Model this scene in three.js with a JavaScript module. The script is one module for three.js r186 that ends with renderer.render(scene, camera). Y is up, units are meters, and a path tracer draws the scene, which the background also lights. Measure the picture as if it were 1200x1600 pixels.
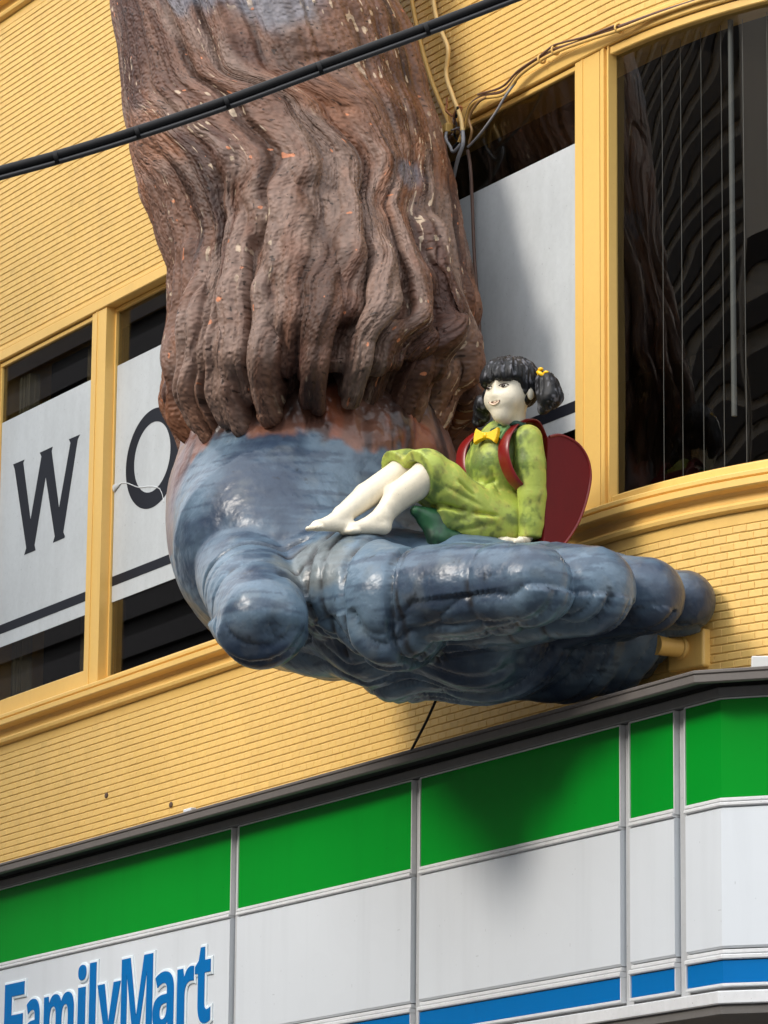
import * as THREE from 'three';
import { FontLoader } from 'three/addons/loaders/FontLoader.js';
import { mergeGeometries, mergeVertices } from 'three/addons/utils/BufferGeometryUtils.js';
import { RoundedBoxGeometry } from 'three/addons/geometries/RoundedBoxGeometry.js';

// ------------------------------------------------------------------ camera, sky, sun, exposure
const scene = new THREE.Scene();
const camera = new THREE.PerspectiveCamera(2 * Math.atan(800 / 6483.1) * 180 / Math.PI, 0.75, 0.1, 2000);
camera.position.set(15.221, 1.6, 8.7311);
{
  const r = new THREE.Vector3(0.4993827, 0.0092443, -0.8663322), u = new THREE.Vector3(0.188568, 0.9748116, 0.1190987), b = new THREE.Vector3(0.8456116, -0.2228384, 0.4850608);
  camera.quaternion.setFromRotationMatrix(new THREE.Matrix4().makeBasis(r, u, b));
}
scene.add(camera);
const renderer = new THREE.WebGLRenderer({ antialias: true });
renderer.setSize(768, 1024);
renderer.toneMapping = THREE.LinearToneMapping;
renderer.toneMappingExposure = 1.1;
renderer.shadowMap.enabled = true;
const AZ = 4 * Math.PI / 180, EL = 32 * Math.PI / 180;          // azimuth from the wall's normal, elevation
const SUN = new THREE.Vector3(Math.sin(AZ) * Math.cos(EL), Math.sin(EL), Math.cos(AZ) * Math.cos(EL));
{ // bright veiled sky: three times as bright overhead as at the horizon, with a wide glow round the sun
  const w = 512, h = 256, d = new Float32Array(w * h * 4);
  for (let j = 0; j < h; j++) for (let i = 0; i < w; i++) {
    const v = (j + .5) / h, th = (v - .5) * Math.PI, ph = ((i + .5) / w - .5) * 2 * Math.PI, y = Math.sin(th), x = Math.cos(th) * Math.cos(ph), z = Math.cos(th) * Math.sin(ph), e = Math.max(y, 0);
    const g = .8 * Math.pow(Math.max(0, x * SUN.x + y * SUN.y + z * SUN.z), 12), k = y < 0 ? .12 : (1 + 2 * e) / 3, c = [.95, 1, 1.07];
    for (let q = 0; q < 3; q++) d[(j * w + i) * 4 + q] = 9.8 * (k * c[q] + (y < 0 ? 0 : g)); d[(j * w + i) * 4 + 3] = 1;
  }
  const t = new THREE.DataTexture(d, w, h, THREE.RGBAFormat, THREE.FloatType); t.mapping = THREE.EquirectangularReflectionMapping; t.magFilter = t.minFilter = THREE.LinearFilter; t.needsUpdate = true;
  scene.background = t; scene.environment = t;
}
scene.environmentIntensity = 0.24; scene.backgroundIntensity = 0.24;
const sun = new THREE.DirectionalLight(0xfff5e8, 2.05);
sun.position.copy(SUN).multiplyScalar(60).add(new THREE.Vector3(0, 5, 0)); sun.target.position.set(0, 5, 0);
sun.castShadow = true; sun.shadow.mapSize.set(4096, 4096); sun.shadow.radius = 24;
Object.assign(sun.shadow.camera, { left: -14, right: 14, top: 14, bottom: -14, near: 1, far: 140 });
scene.add(sun, sun.target);

// ------------------------------------------------------------------ helpers
let seed = 7; const rnd = () => { seed |= 0; seed = seed + 0x6D2B79F5 | 0; let t = Math.imul(seed ^ seed >>> 15, 1 | seed); t = t + Math.imul(t ^ t >>> 7, 61 | t) ^ t; return ((t ^ t >>> 14) >>> 0) / 4294967296; };
const H3 = (x, y, z) => { let h = Math.imul(x, 374761393) ^ Math.imul(y, 668265263) ^ Math.imul(z, 1274126177); h = Math.imul(h ^ h >>> 13, 1103515245); h ^= h >>> 16; return (h & 0xffff) / 65535; };
function n3(x, y, z) {                                            // value noise, -1 .. 1
  const X = Math.floor(x), Y = Math.floor(y), Z = Math.floor(z); let a = x - X, b = y - Y, c = z - Z;
  a = a * a * (3 - 2 * a); b = b * b * (3 - 2 * b); c = c * c * (3 - 2 * c);
  const L = (p, q, t) => p + (q - p) * t;
  return 2 * L(L(L(H3(X, Y, Z), H3(X + 1, Y, Z), a), L(H3(X, Y + 1, Z), H3(X + 1, Y + 1, Z), a), b), L(L(H3(X, Y, Z + 1), H3(X + 1, Y, Z + 1), a), L(H3(X, Y + 1, Z + 1), H3(X + 1, Y + 1, Z + 1), a), b), c) - 1;
}
function n2(x, y, s = 0, px = 0, py = 0) {                        // 2-d value noise, periodic in px / py cells when given
  const X = Math.floor(x), Y = Math.floor(y); let a = x - X, b = y - Y; a = a * a * (3 - 2 * a); b = b * b * (3 - 2 * b);
  const w = (v, p) => p ? ((v % p) + p) % p : v, h = (i, j) => H3(w(i, px), w(j, py), s);
  const t = h(X, Y), q = h(X, Y + 1); const m = t + (h(X + 1, Y) - t) * a, n = q + (h(X + 1, Y + 1) - q) * a;
  return 2 * (m + (n - m) * b) - 1;
}
const fb3 = (x, y, z, o = 4) => { let v = 0, a = .5; for (let i = 0; i < o; i++) { v += a * n3(x, y, z); x = x * 2.03 + 11; y = y * 2.03 + 5; z = z * 2.03 + 3; a *= .5; } return v; };
const cl = (x, a = 0, b = 1) => x < a ? a : x > b ? b : x, ss = (a, b, x) => { const t = cl((x - a) / (b - a)); return t * t * (3 - 2 * t); }, mix = (a, b, t) => a + (b - a) * t;
const lin = (r, g, b) => { const f = c => { c /= 255; return c <= .04045 ? c / 12.92 : Math.pow((c + .055) / 1.055, 2.4); }; return [f(r), f(g), f(b)]; };
const mix3 = (A, B, t) => [mix(A[0], B[0], t), mix(A[1], B[1], t), mix(A[2], B[2], t)];
const C = (a, b, c) => new THREE.Color().setRGB(a, b, c);
const V = (x, y, z) => new THREE.Vector3(x, y, z);
function tex(w, h, fn, { srgb = false, repeat = true } = {}) {   // fn(u, v) -> grey or [r, g, b], 0 .. 1 ; srgb: fn returns linear, stored as sRGB
  const d = new Uint8Array(w * h * 4), enc = c => { c = cl(c); return srgb ? 255 * (c <= .0031308 ? 12.92 * c : 1.055 * Math.pow(c, 1 / 2.4) - .055) : 255 * c; };
  for (let j = 0; j < h; j++) for (let i = 0; i < w; i++) { let c = fn((i + .5) / w, (j + .5) / h); if (typeof c === 'number') c = [c, c, c]; const k = (j * w + i) * 4; d[k] = enc(c[0]); d[k + 1] = enc(c[1]); d[k + 2] = enc(c[2]); d[k + 3] = 255; }
  const t = new THREE.DataTexture(d, w, h, THREE.RGBAFormat); t.magFilter = THREE.LinearFilter; t.minFilter = THREE.LinearMipmapLinearFilter; t.generateMipmaps = true;
  if (repeat) t.wrapS = t.wrapT = THREE.RepeatWrapping; if (srgb) t.colorSpace = THREE.SRGBColorSpace; t.needsUpdate = true; return t;
}
const rep = (t, a, b = a) => { const c = t.clone(); c.repeat.set(a, b); c.needsUpdate = true; return c; };
const taken = {};
const numbered = n => { const k = taken[n] = (taken[n] ?? -1) + 1; return k ? n + '_' + String(k).padStart(3, '0') : n; };
function mesh(name, geo, mat, parent = scene) {
  const g = Array.isArray(geo) ? mergeGeometries(geo.map(q => { q = q.index ? q.toNonIndexed() : q; for (const k of Object.keys(q.attributes)) if (!['position', 'normal', 'uv'].includes(k)) q.deleteAttribute(k); return q; })) : geo;
  const m = new THREE.Mesh(g, mat); m.name = parent === scene ? numbered(name) : name; m.castShadow = m.receiveShadow = true; parent.add(m); return m;
}
function thing(name, label, category, p = [0, 0, 0], group) { const o = new THREE.Group(); o.name = numbered(name); o.position.set(...p); o.userData = { label, category }; if (group) o.userData.group = group; scene.add(o); return o; }
const tag = (o, label, category, group) => { Object.assign(o.userData, { label, category }); if (group) o.userData.group = group; return o; };
const box = (x0, x1, y0, y1, z0, z1) => new THREE.BoxGeometry(x1 - x0, y1 - y0, z1 - z0).translate((x0 + x1) / 2, (y0 + y1) / 2, (z0 + z1) / 2);
function boxUV(g) {                                               // uv in metres from the dominant normal axis
  if (g.index) g = g.toNonIndexed(); const p = g.attributes.position, n = g.attributes.normal, uv = new Float32Array(p.count * 2);
  for (let t = 0; t < p.count; t += 3) {
    let x = 0, y = 0, z = 0; for (let k = 0; k < 3; k++) { x += Math.abs(n.getX(t + k)); y += Math.abs(n.getY(t + k)); z += Math.abs(n.getZ(t + k)); }
    for (let k = 0; k < 3; k++) { const i = t + k; uv[2 * i] = x > y && x > z ? p.getZ(i) : p.getX(i); uv[2 * i + 1] = y > x && y > z ? p.getZ(i) : p.getY(i); }
  }
  g.setAttribute('uv', new THREE.BufferAttribute(uv, 2)); return g;
}
const curve = pts => new THREE.CatmullRomCurve3(pts.map(p => V(...p)), false, 'centripetal');
const tube = (pts, r, seg = 0, rs = 8) => new THREE.TubeGeometry(curve(pts), seg || pts.length * 8, r, rs, false);

// paths in plan: s along the facade -> point and outward normal
const R0 = 2.6, S0 = 1.72;
const wallP = s => { if (s < S0) return [s, 0, 0, 1]; const a = (s - S0) / R0; return [S0 + R0 * Math.sin(a), -R0 + R0 * Math.cos(a), Math.sin(a), Math.cos(a)]; };
const wAt = (s, y, o) => { const [x, z, nx, nz] = wallP(s); return V(x + nx * o, y, z + nz * o); };
function sweep(path, s0, s1, prof, step = .1) {                   // closed profile [offset, y] (counter-clockwise seen with the offset to the right) swept along a path, capped
  const pos = [], uv = []; const ks = [s0]; for (const k of path.knots || []) if (k > s0 + 1e-4 && k < s1 - 1e-4) ks.push(k);
  const bend = path.bend ?? S0; if (s1 > bend) { const a = Math.max(s0, bend); const n = Math.ceil((s1 - a) / step); if (a > s0 && !ks.includes(a)) ks.push(a); for (let i = 1; i < n; i++) ks.push(a + (s1 - a) * i / n); }
  ks.push(s1); ks.sort((a, b) => a - b);
  const P = (s, q) => { const [x, z, nx, nz, k = 1] = path(s); return [x + nx * q[0] * k, q[1], z + nz * q[0] * k]; }, tri = (...p) => p.forEach(v => pos.push(...v));
  const per = [0]; for (let i = 0; i < prof.length; i++) { const a = prof[i], b = prof[(i + 1) % prof.length]; per.push(per[i] + Math.hypot(a[0] - b[0], a[1] - b[1])); }
  for (let j = 0; j + 1 < ks.length; j++) for (let i = 0; i < prof.length; i++) {
    const a = prof[i], b = prof[(i + 1) % prof.length], A = P(ks[j], a), B = P(ks[j + 1], a), D = P(ks[j], b), E = P(ks[j + 1], b);
    tri(A, E, B, A, D, E); uv.push(ks[j], per[i], ks[j + 1], per[i + 1], ks[j + 1], per[i], ks[j], per[i], ks[j], per[i + 1], ks[j + 1], per[i + 1]);
  }
  const sh = THREE.ShapeUtils.triangulateShape(prof.map(q => new THREE.Vector2(...q)), []);
  for (const [a, b, c] of sh) { tri(P(s0, prof[a]), P(s0, prof[c]), P(s0, prof[b]), P(s1, prof[a]), P(s1, prof[b]), P(s1, prof[c])); for (const q of [a, c, b, a, b, c]) uv.push(prof[q][0], prof[q][1]); }
  const g = new THREE.BufferGeometry(); g.setAttribute('position', new THREE.Float32BufferAttribute(pos, 3)); g.setAttribute('uv', new THREE.Float32BufferAttribute(uv, 2)); g.computeVertexNormals(); return g;
}
// profile of a bar with its two outer edges chamfered; counter-clockwise so that faces look outward
const barP = (y0, y1, o0, o1, c = .004) => [[o0, y0], [o0, y1], [o1 - c, y1], [o1, y1 - c], [o1, y0 + c], [o1 - c, y0]];
const bar = (s0, s1, y0, y1, o0, o1, c) => sweep(wallP, s0, s1, barP(y0, y1, o0, o1, c));

// surfaces from distance fields: naive surface nets, cells near the surface only
function nets(sdf, lo, hi, h) {
  const N = [0, 1, 2].map(i => Math.ceil((hi[i] - lo[i]) / h) + 1), [nx, ny, nz] = N, F = new Float32Array(nx * ny * nz).fill(1), id = (i, j, k) => (k * ny + j) * nx + i, S = 6, lim = S * h * 1.05;
  for (let K = 0; K < nz; K += S) for (let J = 0; J < ny; J += S) for (let I = 0; I < nx; I += S) {
    const d = sdf(lo[0] + (I + S / 2) * h, lo[1] + (J + S / 2) * h, lo[2] + (K + S / 2) * h), far = Math.abs(d) > lim;
    for (let k = K; k < Math.min(K + S, nz); k++) for (let j = J; j < Math.min(J + S, ny); j++) for (let i = I; i < Math.min(I + S, nx); i++) F[id(i, j, k)] = far ? d : sdf(lo[0] + i * h, lo[1] + j * h, lo[2] + k * h);
  }
  const vi = new Int32Array(nx * ny * nz).fill(-1), pos = [], idx = [], c8 = [[0, 0, 0], [1, 0, 0], [0, 1, 0], [1, 1, 0], [0, 0, 1], [1, 0, 1], [0, 1, 1], [1, 1, 1]], ed = [[0, 1], [2, 3], [4, 5], [6, 7], [0, 2], [1, 3], [4, 6], [5, 7], [0, 4], [1, 5], [2, 6], [3, 7]];
  for (let k = 0; k < nz - 1; k++) for (let j = 0; j < ny - 1; j++) for (let i = 0; i < nx - 1; i++) {
    if (Math.abs(F[id(i, j, k)]) > 3 * h) continue; const v = c8.map(o => F[id(i + o[0], j + o[1], k + o[2])]); let m = 0; for (let q = 0; q < 8; q++) if (v[q] < 0) m |= 1 << q; if (!m || m === 255) continue;
    let x = 0, y = 0, z = 0, n = 0; for (const [a, b] of ed) if (v[a] < 0 !== v[b] < 0) { const t = v[a] / (v[a] - v[b]); x += mix(c8[a][0], c8[b][0], t); y += mix(c8[a][1], c8[b][1], t); z += mix(c8[a][2], c8[b][2], t); n++; }
    vi[id(i, j, k)] = pos.length / 3; pos.push(lo[0] + (i + x / n) * h, lo[1] + (j + y / n) * h, lo[2] + (k + z / n) * h);
  }
  const quad = (a, b, c, d, f) => { if (a < 0 || b < 0 || c < 0 || d < 0) return; f ? idx.push(a, b, c, a, c, d) : idx.push(a, c, b, a, d, c); };
  for (let k = 1; k < nz - 1; k++) for (let j = 1; j < ny - 1; j++) for (let i = 1; i < nx - 1; i++) {
    const s = F[id(i, j, k)] < 0;
    if (s !== F[id(i + 1, j, k)] < 0) quad(vi[id(i, j - 1, k - 1)], vi[id(i, j, k - 1)], vi[id(i, j, k)], vi[id(i, j - 1, k)], s);
    if (s !== F[id(i, j + 1, k)] < 0) quad(vi[id(i - 1, j, k - 1)], vi[id(i - 1, j, k)], vi[id(i, j, k)], vi[id(i, j, k - 1)], s);
    if (s !== F[id(i, j, k + 1)] < 0) quad(vi[id(i - 1, j - 1, k)], vi[id(i, j - 1, k)], vi[id(i, j, k)], vi[id(i - 1, j, k)], s);
  }
  const g = new THREE.BufferGeometry(); g.setAttribute('position', new THREE.Float32BufferAttribute(pos, 3)); g.setIndex(idx); g.computeVertexNormals(); return g;
}
const cone = (x, y, z, A, B) => {                                  // A, B = [x, y, z, r]
  const bx = B[0] - A[0], by = B[1] - A[1], bz = B[2] - A[2], ax = x - A[0], ay = y - A[1], az = z - A[2], t = cl((ax * bx + ay * by + az * bz) / (bx * bx + by * by + bz * bz + 1e-9));
  const dx = ax - bx * t, dy = ay - by * t, dz = az - bz * t; return Math.sqrt(dx * dx + dy * dy + dz * dz) - mix(A[3], B[3], t);
};
const smin = (a, b, k) => { const h = Math.max(k - Math.abs(a - b), 0) / k; return Math.min(a, b) - h * h * k * .25; };
const smax = (a, b, k) => -smin(-a, -b, k);
const ball = (x, y, z, c, rx, ry = rx, rz = rx) => { const a = (x - c[0]) / rx, b = (y - c[1]) / ry, d = (z - c[2]) / rz, k = Math.sqrt(a * a + b * b + d * d); return (k - 1) * Math.min(rx, ry, rz) ; };
const chains = list => { const seg = []; for (const c of list) for (let i = 0; i + 1 < c.length; i++) seg.push([c[i], c[i + 1]]); return (x, y, z, k) => { let d = 9; for (const [a, b] of seg) d = smin(d, cone(x, y, z, a, b), k); return d; }; };
function displace(g, fn) { const p = g.attributes.position, n = g.attributes.normal; for (let i = 0; i < p.count; i++) { const x = p.getX(i), y = p.getY(i), z = p.getZ(i), d = fn(x, y, z, n.getX(i), n.getY(i), n.getZ(i)); p.setXYZ(i, x + n.getX(i) * d, y + n.getY(i) * d, z + n.getZ(i) * d); } g.computeVertexNormals(); return g; }
function paint(g, fn) { const p = g.attributes.position, n = g.attributes.normal, c = new Float32Array(p.count * 3); for (let i = 0; i < p.count; i++) c.set(fn(p.getX(i), p.getY(i), p.getZ(i), n.getX(i), n.getY(i), n.getZ(i)), 3 * i); g.setAttribute('color', new THREE.BufferAttribute(c, 3)); return g; }

// ------------------------------------------------------------------ shared textures and materials
const pn = (u, v, f, s, o = 4, k = 1) => { let r = 0, a = .5, F = f; for (let i = 0; i < o; i++) { r += a * n2(u * F, v * Math.max(1, Math.round(F * k)), s + i, F, Math.max(1, Math.round(F * k))); F *= 2; a *= .5; } return r; };
const grime = tex(1024, 1024, (u, v) => { const a = pn(u, v, 4, 1, 5), b = pn(u, v, 64, 9, 2), c = pn(u, v, 24, 20, 3, .15); let k = .93 + .1 * a + .05 * b + .05 * c; const sp = n2(u * 170, v * 170, 40, 170, 170); if (sp > .93) k *= .6; return cl(k); }, { srgb: true });
const paintMap = tex(1024, 1024, (u, v) => { const a = pn(u, v, 3, 2, 4), b = pn(u, v, 96, 5, 2), st = pn(u, v, 20, 31, 3, .1); let k = .95 + .07 * a + .02 * b + .09 * Math.min(0, st + .12); if (n2(u * 220, v * 220, 77, 220, 220) > .965) k *= .72; return [cl(k), cl(k * (1 + .015 * b)), cl(k * (.98 + .05 * a))]; }, { srgb: true });
const roughBump = tex(512, 512, (u, v) => .5 + .4 * pn(u, v, 40, 60, 3), {});
const cleanMap = tex(512, 512, (u, v) => { const a = pn(u, v, 3, 202, 4), c = pn(u, v, 26, 220, 3, .06); const dp = n2(u * 90, v * 90, 230, 90, 90) > .975 ? .75 : 1; return cl(.965 + .045 * a + .07 * Math.min(0, c + .08)) * dp; }, { srgb: true });
const yellow = new THREE.MeshPhysicalMaterial({ color: C(.86, .56, .178), map: rep(paintMap, .45), roughness: .5, bumpMap: rep(roughBump, 1.6), bumpScale: .0012 });
const yellowTrim = new THREE.MeshPhysicalMaterial({ color: C(.86, .55, .165), map: rep(paintMap, .6), roughness: .38, bumpMap: rep(roughBump, .8), bumpScale: .0006 });
const yellowVariants = [1, .985, 1.012, .97].map((k, i) => { const m = yellow.clone(); m.color.multiplyScalar(k); return m; });
const std = (c, o = {}) => new THREE.MeshPhysicalMaterial({ color: C(...c), roughness: .6, ...o });
const glassMat = new THREE.MeshPhysicalMaterial({ color: C(.62, .62, .6), roughness: 0, transmission: 1, thickness: 0, ior: 1.5 });
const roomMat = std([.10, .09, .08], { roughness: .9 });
const filmMat = std([.58, .61, .62], { map: rep(grime, .9), roughness: .42, bumpMap: rep(tex(512, 512, (u, v) => .5 + .35 * pn(u, v, 3, 90, 3, .5)), .9), bumpScale: .004 });
const inkMat = std([.010, .012, .019], { roughness: .6, specularIntensity: .5 });

// ------------------------------------------------------------------ ground and street
const ground = mesh('ground', new THREE.PlaneGeometry(900, 900).rotateX(-Math.PI / 2), std([.06, .06, .062], { map: rep(grime, 150), roughness: .9 })); ground.userData.kind = 'structure';
const walk = mesh('pavement', boxUV(box(-40, 30, -.05, .13, .05, 2.6)), std([.11, .105, .10], { map: rep(grime, .5), roughness: .9 })); walk.userData.kind = 'structure';

// ------------------------------------------------------------------ the tiled building
const bld = thing('tiled_building', 'yellow painted building with mosaic tile bands, white filmed windows and a rounded corner', 'building');
const SE = 4.6, SW = -9, wallT = .3;
const slab = (s0, s1, y0, y1) => sweep(wallP, s0, s1, [[-wallT, y0], [-wallT, y1], [0, y1], [0, y0]]);
const wall = mesh('wall', [slab(SW, SE, 3.0, 5.205), slab(SW, SE, 7.235, 9.24), slab(SW, -4.07, 5.205, 7.235), slab(SW, SE, 11.2, 13), box(SW, 1.7, 0, 3.0, -.3, -.02)], yellow, bld);
const TP = .0325, TL = .065;
function tileGeo() {                                              // face, ends nearly flush, top and bottom rolled back into the joint
  const a = TL / 2, b = TP / 2, e = .0022, t = .0035, q = .0065, d = .0046, pos = [];
  const f = [[-a + e, -b + q, d], [a - e, -b + q, d], [a - e, b - t, d], [-a + e, b - t, d]], o = [[-a, -b + .003, .0008], [a, -b + .003, .0008], [a, b, .0012], [-a, b, .0012]];
  const o2 = [[-a, -b + q, d - .0028], [a, -b + q, d - .0028], [a, b - t, d - .0028], [-a, b - t, d - .0028]];
  const Q = (A, B, D, E) => pos.push(...A, ...B, ...D, ...A, ...D, ...E);
  Q(f[0], f[1], f[2], f[3]); Q(o[0], o[1], f[1], f[0]); Q(f[3], f[2], o[2], o[3]); Q(o2[0], f[0], f[3], o2[3]); Q(f[1], o2[1], o2[2], f[2]);
  pos.push(...o[0], ...f[0], ...o2[0], ...o[1], ...o2[1], ...f[1], ...o[3], ...o2[3], ...f[3], ...o[2], ...f[2], ...o2[2]);
  const g = new THREE.BufferGeometry(); g.setAttribute('position', new THREE.Float32BufferAttribute(pos, 3)); g.computeVertexNormals(); return g;
}
{
  const tg = tileGeo(), P = tg.attributes.position, Nn = tg.attributes.normal, single = [], pos = [], nor = [], uv = [], col = [], m4 = new THREE.Matrix4(), v = V(0, 0, 0), w = V(0, 0, 0);
  const bands = [[4.22, 5.088], [7.285, 9.075]];
  for (const [y0, y1] of bands) {
    const rows = Math.floor((y1 - y0) / TP);
    for (let r = 0; r < rows; r++) {
      const y = y1 - (r + .5) * TP; let off = (r % 2) * TL / 2; const drift = (rnd() - .5) * .008;
      for (let s = -5.4 + off; s < 4.2; s += TL) {
        const [x, z, nx, nz] = wallP(s + drift), yj = y + (rnd() - .5) * .0012;
        m4.makeBasis(V(nz, 0, -nx), V(0, 1, 0), V(nx, 0, nz)); const tilt = new THREE.Matrix4().makeRotationFromEuler(new THREE.Euler((rnd() - .5) * .022, (rnd() - .5) * .02, (rnd() - .5) * .006)); m4.multiply(tilt); m4.setPosition(x + nx * (rnd() - .5) * .0009, yj, z + nz * (rnd() - .5) * .0009);
        if (y0 < 5 && s > 2.02 && s < 2.92 && y > 4.36 && single.length < 300) { single.push(m4.clone()); continue; }
        const tn = .975 + .06 * (rnd() - .5) + .05 * n2(s * 1.3, y * 2.1, 300) + (rnd() > .985 ? -.07 : 0), tb = tn * (1 - .05 * rnd());
        for (let i = 0; i < P.count; i++) { col.push(tn, tn, tb); v.fromBufferAttribute(P, i); w.fromBufferAttribute(Nn, i).transformDirection(m4); uv.push(s + v.x, y + v.y); v.applyMatrix4(m4); pos.push(v.x, v.y, v.z); nor.push(w.x, w.y, w.z); }
      }
    }
  }
  const g = new THREE.BufferGeometry(); g.setAttribute('position', new THREE.Float32BufferAttribute(pos, 3)); g.setAttribute('normal', new THREE.Float32BufferAttribute(nor, 3)); g.setAttribute('uv', new THREE.Float32BufferAttribute(uv, 2));
  g.setAttribute('color', new THREE.Float32BufferAttribute(col, 3)); const fieldM = yellow.clone(); fieldM.vertexColors = true;
  mesh('tile_field', g, fieldM, bld).userData.kind = 'stuff';
  const gs = [0, .37, .71].map(k => { const q = tg.clone(), u2 = []; for (let i = 0; i < P.count; i++) u2.push(P.getX(i) + k, P.getY(i) + k * 1.7); q.setAttribute('uv', new THREE.Float32BufferAttribute(u2, 2)); return q; });
  single.forEach((m, i) => { const t = mesh('tile', gs[i % 3], yellowVariants[(i * 7 + (i >> 3)) % 4], wall); t.applyMatrix4(m); });
}
// cornices under each row of windows: cap, frieze, bead, plain band
for (const dy of [0, 3.985]) {
  mesh('sill', [sweep(wallP, SW, SE, [[-.1, 5.205 + dy], [-.1, 5.289 + dy], [.05, 5.284 + dy], [.062, 5.276 + dy], [.062, 5.262 + dy], [.052, 5.256 + dy], [.066, 5.249 + dy], [.066, 5.226 + dy], [.06, 5.221 + dy], [.015, 5.217 + dy], [.012, 5.205 + dy]].map(q => q))], yellowTrim, bld);
  mesh('bead_moulding', [sweep(wallP, SW, SE, [[0, 5.137 + dy], [0, 5.205 + dy], [.012, 5.2045 + dy], [.012, 5.176 + dy], [.030, 5.170 + dy], [.036, 5.160 + dy], [.032, 5.146 + dy], [.014, 5.139 + dy]]), bar(SW, SE, 5.090 + dy, 5.136 + dy, -.01, .004, .002)], yellowTrim, bld);
}
// head trim over the windows
mesh('head_trim', [bar(SW, SE, 7.203, 7.256, -.1, .014, .004), bar(SW, SE, 7.257, 7.275, 0, .009, .003)], yellowTrim, bld);
// posts between the windows: stepped fronts
const post = (a, b, o = .006) => [bar(a, b, 5.288, 7.202, -.05, o, .004)];
const posts = [[-4.20, -4.065], [-2.95, -2.79], [-.72, -.56], [1.552, 1.735]];
for (const [a, b] of posts) { const m = mesh('window_post', post(a, b), yellowTrim, bld); mesh('moulding', bar(a + .05, a + .062, 5.30, 7.20, .004, .010, .002), yellowTrim, m); }
{ // the stepped frame at the rounded corner
  const m = mesh('corner_jamb', [bar(1.737, 1.752, 5.289, 7.202, -.036, .004, .002), bar(1.753, 1.772, 5.289, 7.202, -.036, .010, .003), bar(1.773, 1.796, 5.289, 7.202, -.036, -.004, .002), bar(1.7965, 1.803, 5.289, 7.202, -.036, .008, .002)], yellowTrim, bld);
  for (const y of [5.45, 5.78, 6.12, 6.48, 6.83, 7.08]) mesh('screw_head', new THREE.SphereGeometry(.006, 8, 6).translate(...wAt(1.784, y, -.003).toArray()), yellowTrim, m);
}
// windows: frame > panes, film, letters
function pane(parent, s0, s1, y0, y1, o) { return mesh('pane', sweep(wallP, s0, s1, [[o - .004, y0], [o - .004, y1], [o, y1], [o, y0]], .05), glassMat, parent); }
const film = (parent, s0, s1, y0, y1, o) => mesh('film', sweep(wallP, s0, s1, [[o, y0], [o, y1], [o + .0012, y1], [o + .0012, y0]]), filmMat, parent);
const strip = (parent, s0, s1, y0, y1, o) => mesh('printed_line', sweep(wallP, s0, s1, [[o, y0], [o, y1], [o + .0012, y1], [o + .0012, y0]]), inkMat, parent);
function sash(name, s0, s1, o, y0, y1, b, top, side) { return mesh(name, [bar(s0, s1, y0, y0 + b, o - .035, o, .003), bar(s0, s1, y1 - top, y1, o - .035, o, .003), bar(s0, s0 + side, y0 + b, y1 - top, o - .035, o - .002, .003), bar(s1 - side, s1, y0 + b, y1 - top, o - .035, o - .002, .003)], yellowTrim, bld); }
const w1 = sash('window', -4.062, -2.953, -.004, 5.296, 7.196, .088, .022, .012);
pane(w1, -4.05, -2.965, 5.384, 7.174, -.018); film(w1, -4.048, -2.966, 5.668, 6.872, -.015); strip(w1, -4.047, -2.967, 5.738, 5.786, -.0136);
const letterMesh = (parent, shape, z) => mesh('letter', new THREE.ExtrudeGeometry(shape, { depth: .0012, bevelEnabled: false, curveSegments: 48 }).translate(0, 0, z), inkMat, parent);
{
  const W = [[-3.893, 6.619], [-3.754, 6.616], [-3.769, 6.602], [-3.66, 6.279], [-3.55, 6.591], [-3.571, 6.615], [-3.419, 6.615], [-3.43, 6.595], [-3.323, 6.276], [-3.209, 6.591], [-3.228, 6.614], [-3.1, 6.612], [-3.126, 6.592], [-3.265, 6.14], [-3.245, 6.115], [-3.251, 6.108], [-3.384, 6.108], [-3.364, 6.137], [-3.492, 6.473], [-3.603, 6.137], [-3.589, 6.107], [-3.725, 6.107], [-3.702, 6.139], [-3.872, 6.589]];
  letterMesh(w1, new THREE.Shape(W.map(p => new THREE.Vector2(...p))), -.0136);
}
const w2 = sash('window', -2.815, -.735, -.042, 5.2925, 7.2005, .036, .022, .037);
pane(w2, -2.795, -.765, 5.328, 7.18, -.058); film(w2, -2.775, -.77, 5.698, 6.90, -.055); strip(w2, -2.774, -.771, 5.779, 5.827, -.0536);
{ const s = new THREE.Shape(); s.absellipse(-2.359, 6.343, .291, .2475, 0, Math.PI * 2); const h = new THREE.Path(); h.absellipse(-2.365, 6.35, .196, .174, 0, Math.PI * 2); s.holes.push(h); letterMesh(w2, s, -.0536); }
{ const crease = pts => mesh('film_fold', tube(pts.map(p => [p[0] + .055, p[1] - .012, -.0545]), .0035, 24, 6), filmMat, w2); crease([[-2.80, 6.292], [-2.75, 6.296], [-2.69, 6.285], [-2.56, 6.238], [-2.46, 6.222], [-2.38, 6.205], [-2.33, 6.185]]); crease([[-2.33, 6.185], [-2.30, 6.15], [-2.285, 6.11]]); const fl = mesh('film_fold', new THREE.ConeGeometry(.026, .075, 10, 1, true).rotateZ(-1.4).scale(1, .8, .35).translate(-2.735, 6.278, -.05), filmMat, w2); filmMat.side = THREE.DoubleSide; }
const w3 = sash('window', -.555, 1.544, -.004, 5.296, 7.196, .088, .022, .012);
pane(w3, -.543, 1.532, 5.384, 7.174, -.018); film(w3, -.541, 1.531, 5.662, 6.868, -.015); strip(w3, -.54, 1.53, 5.732, 5.78, -.0136);
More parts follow.
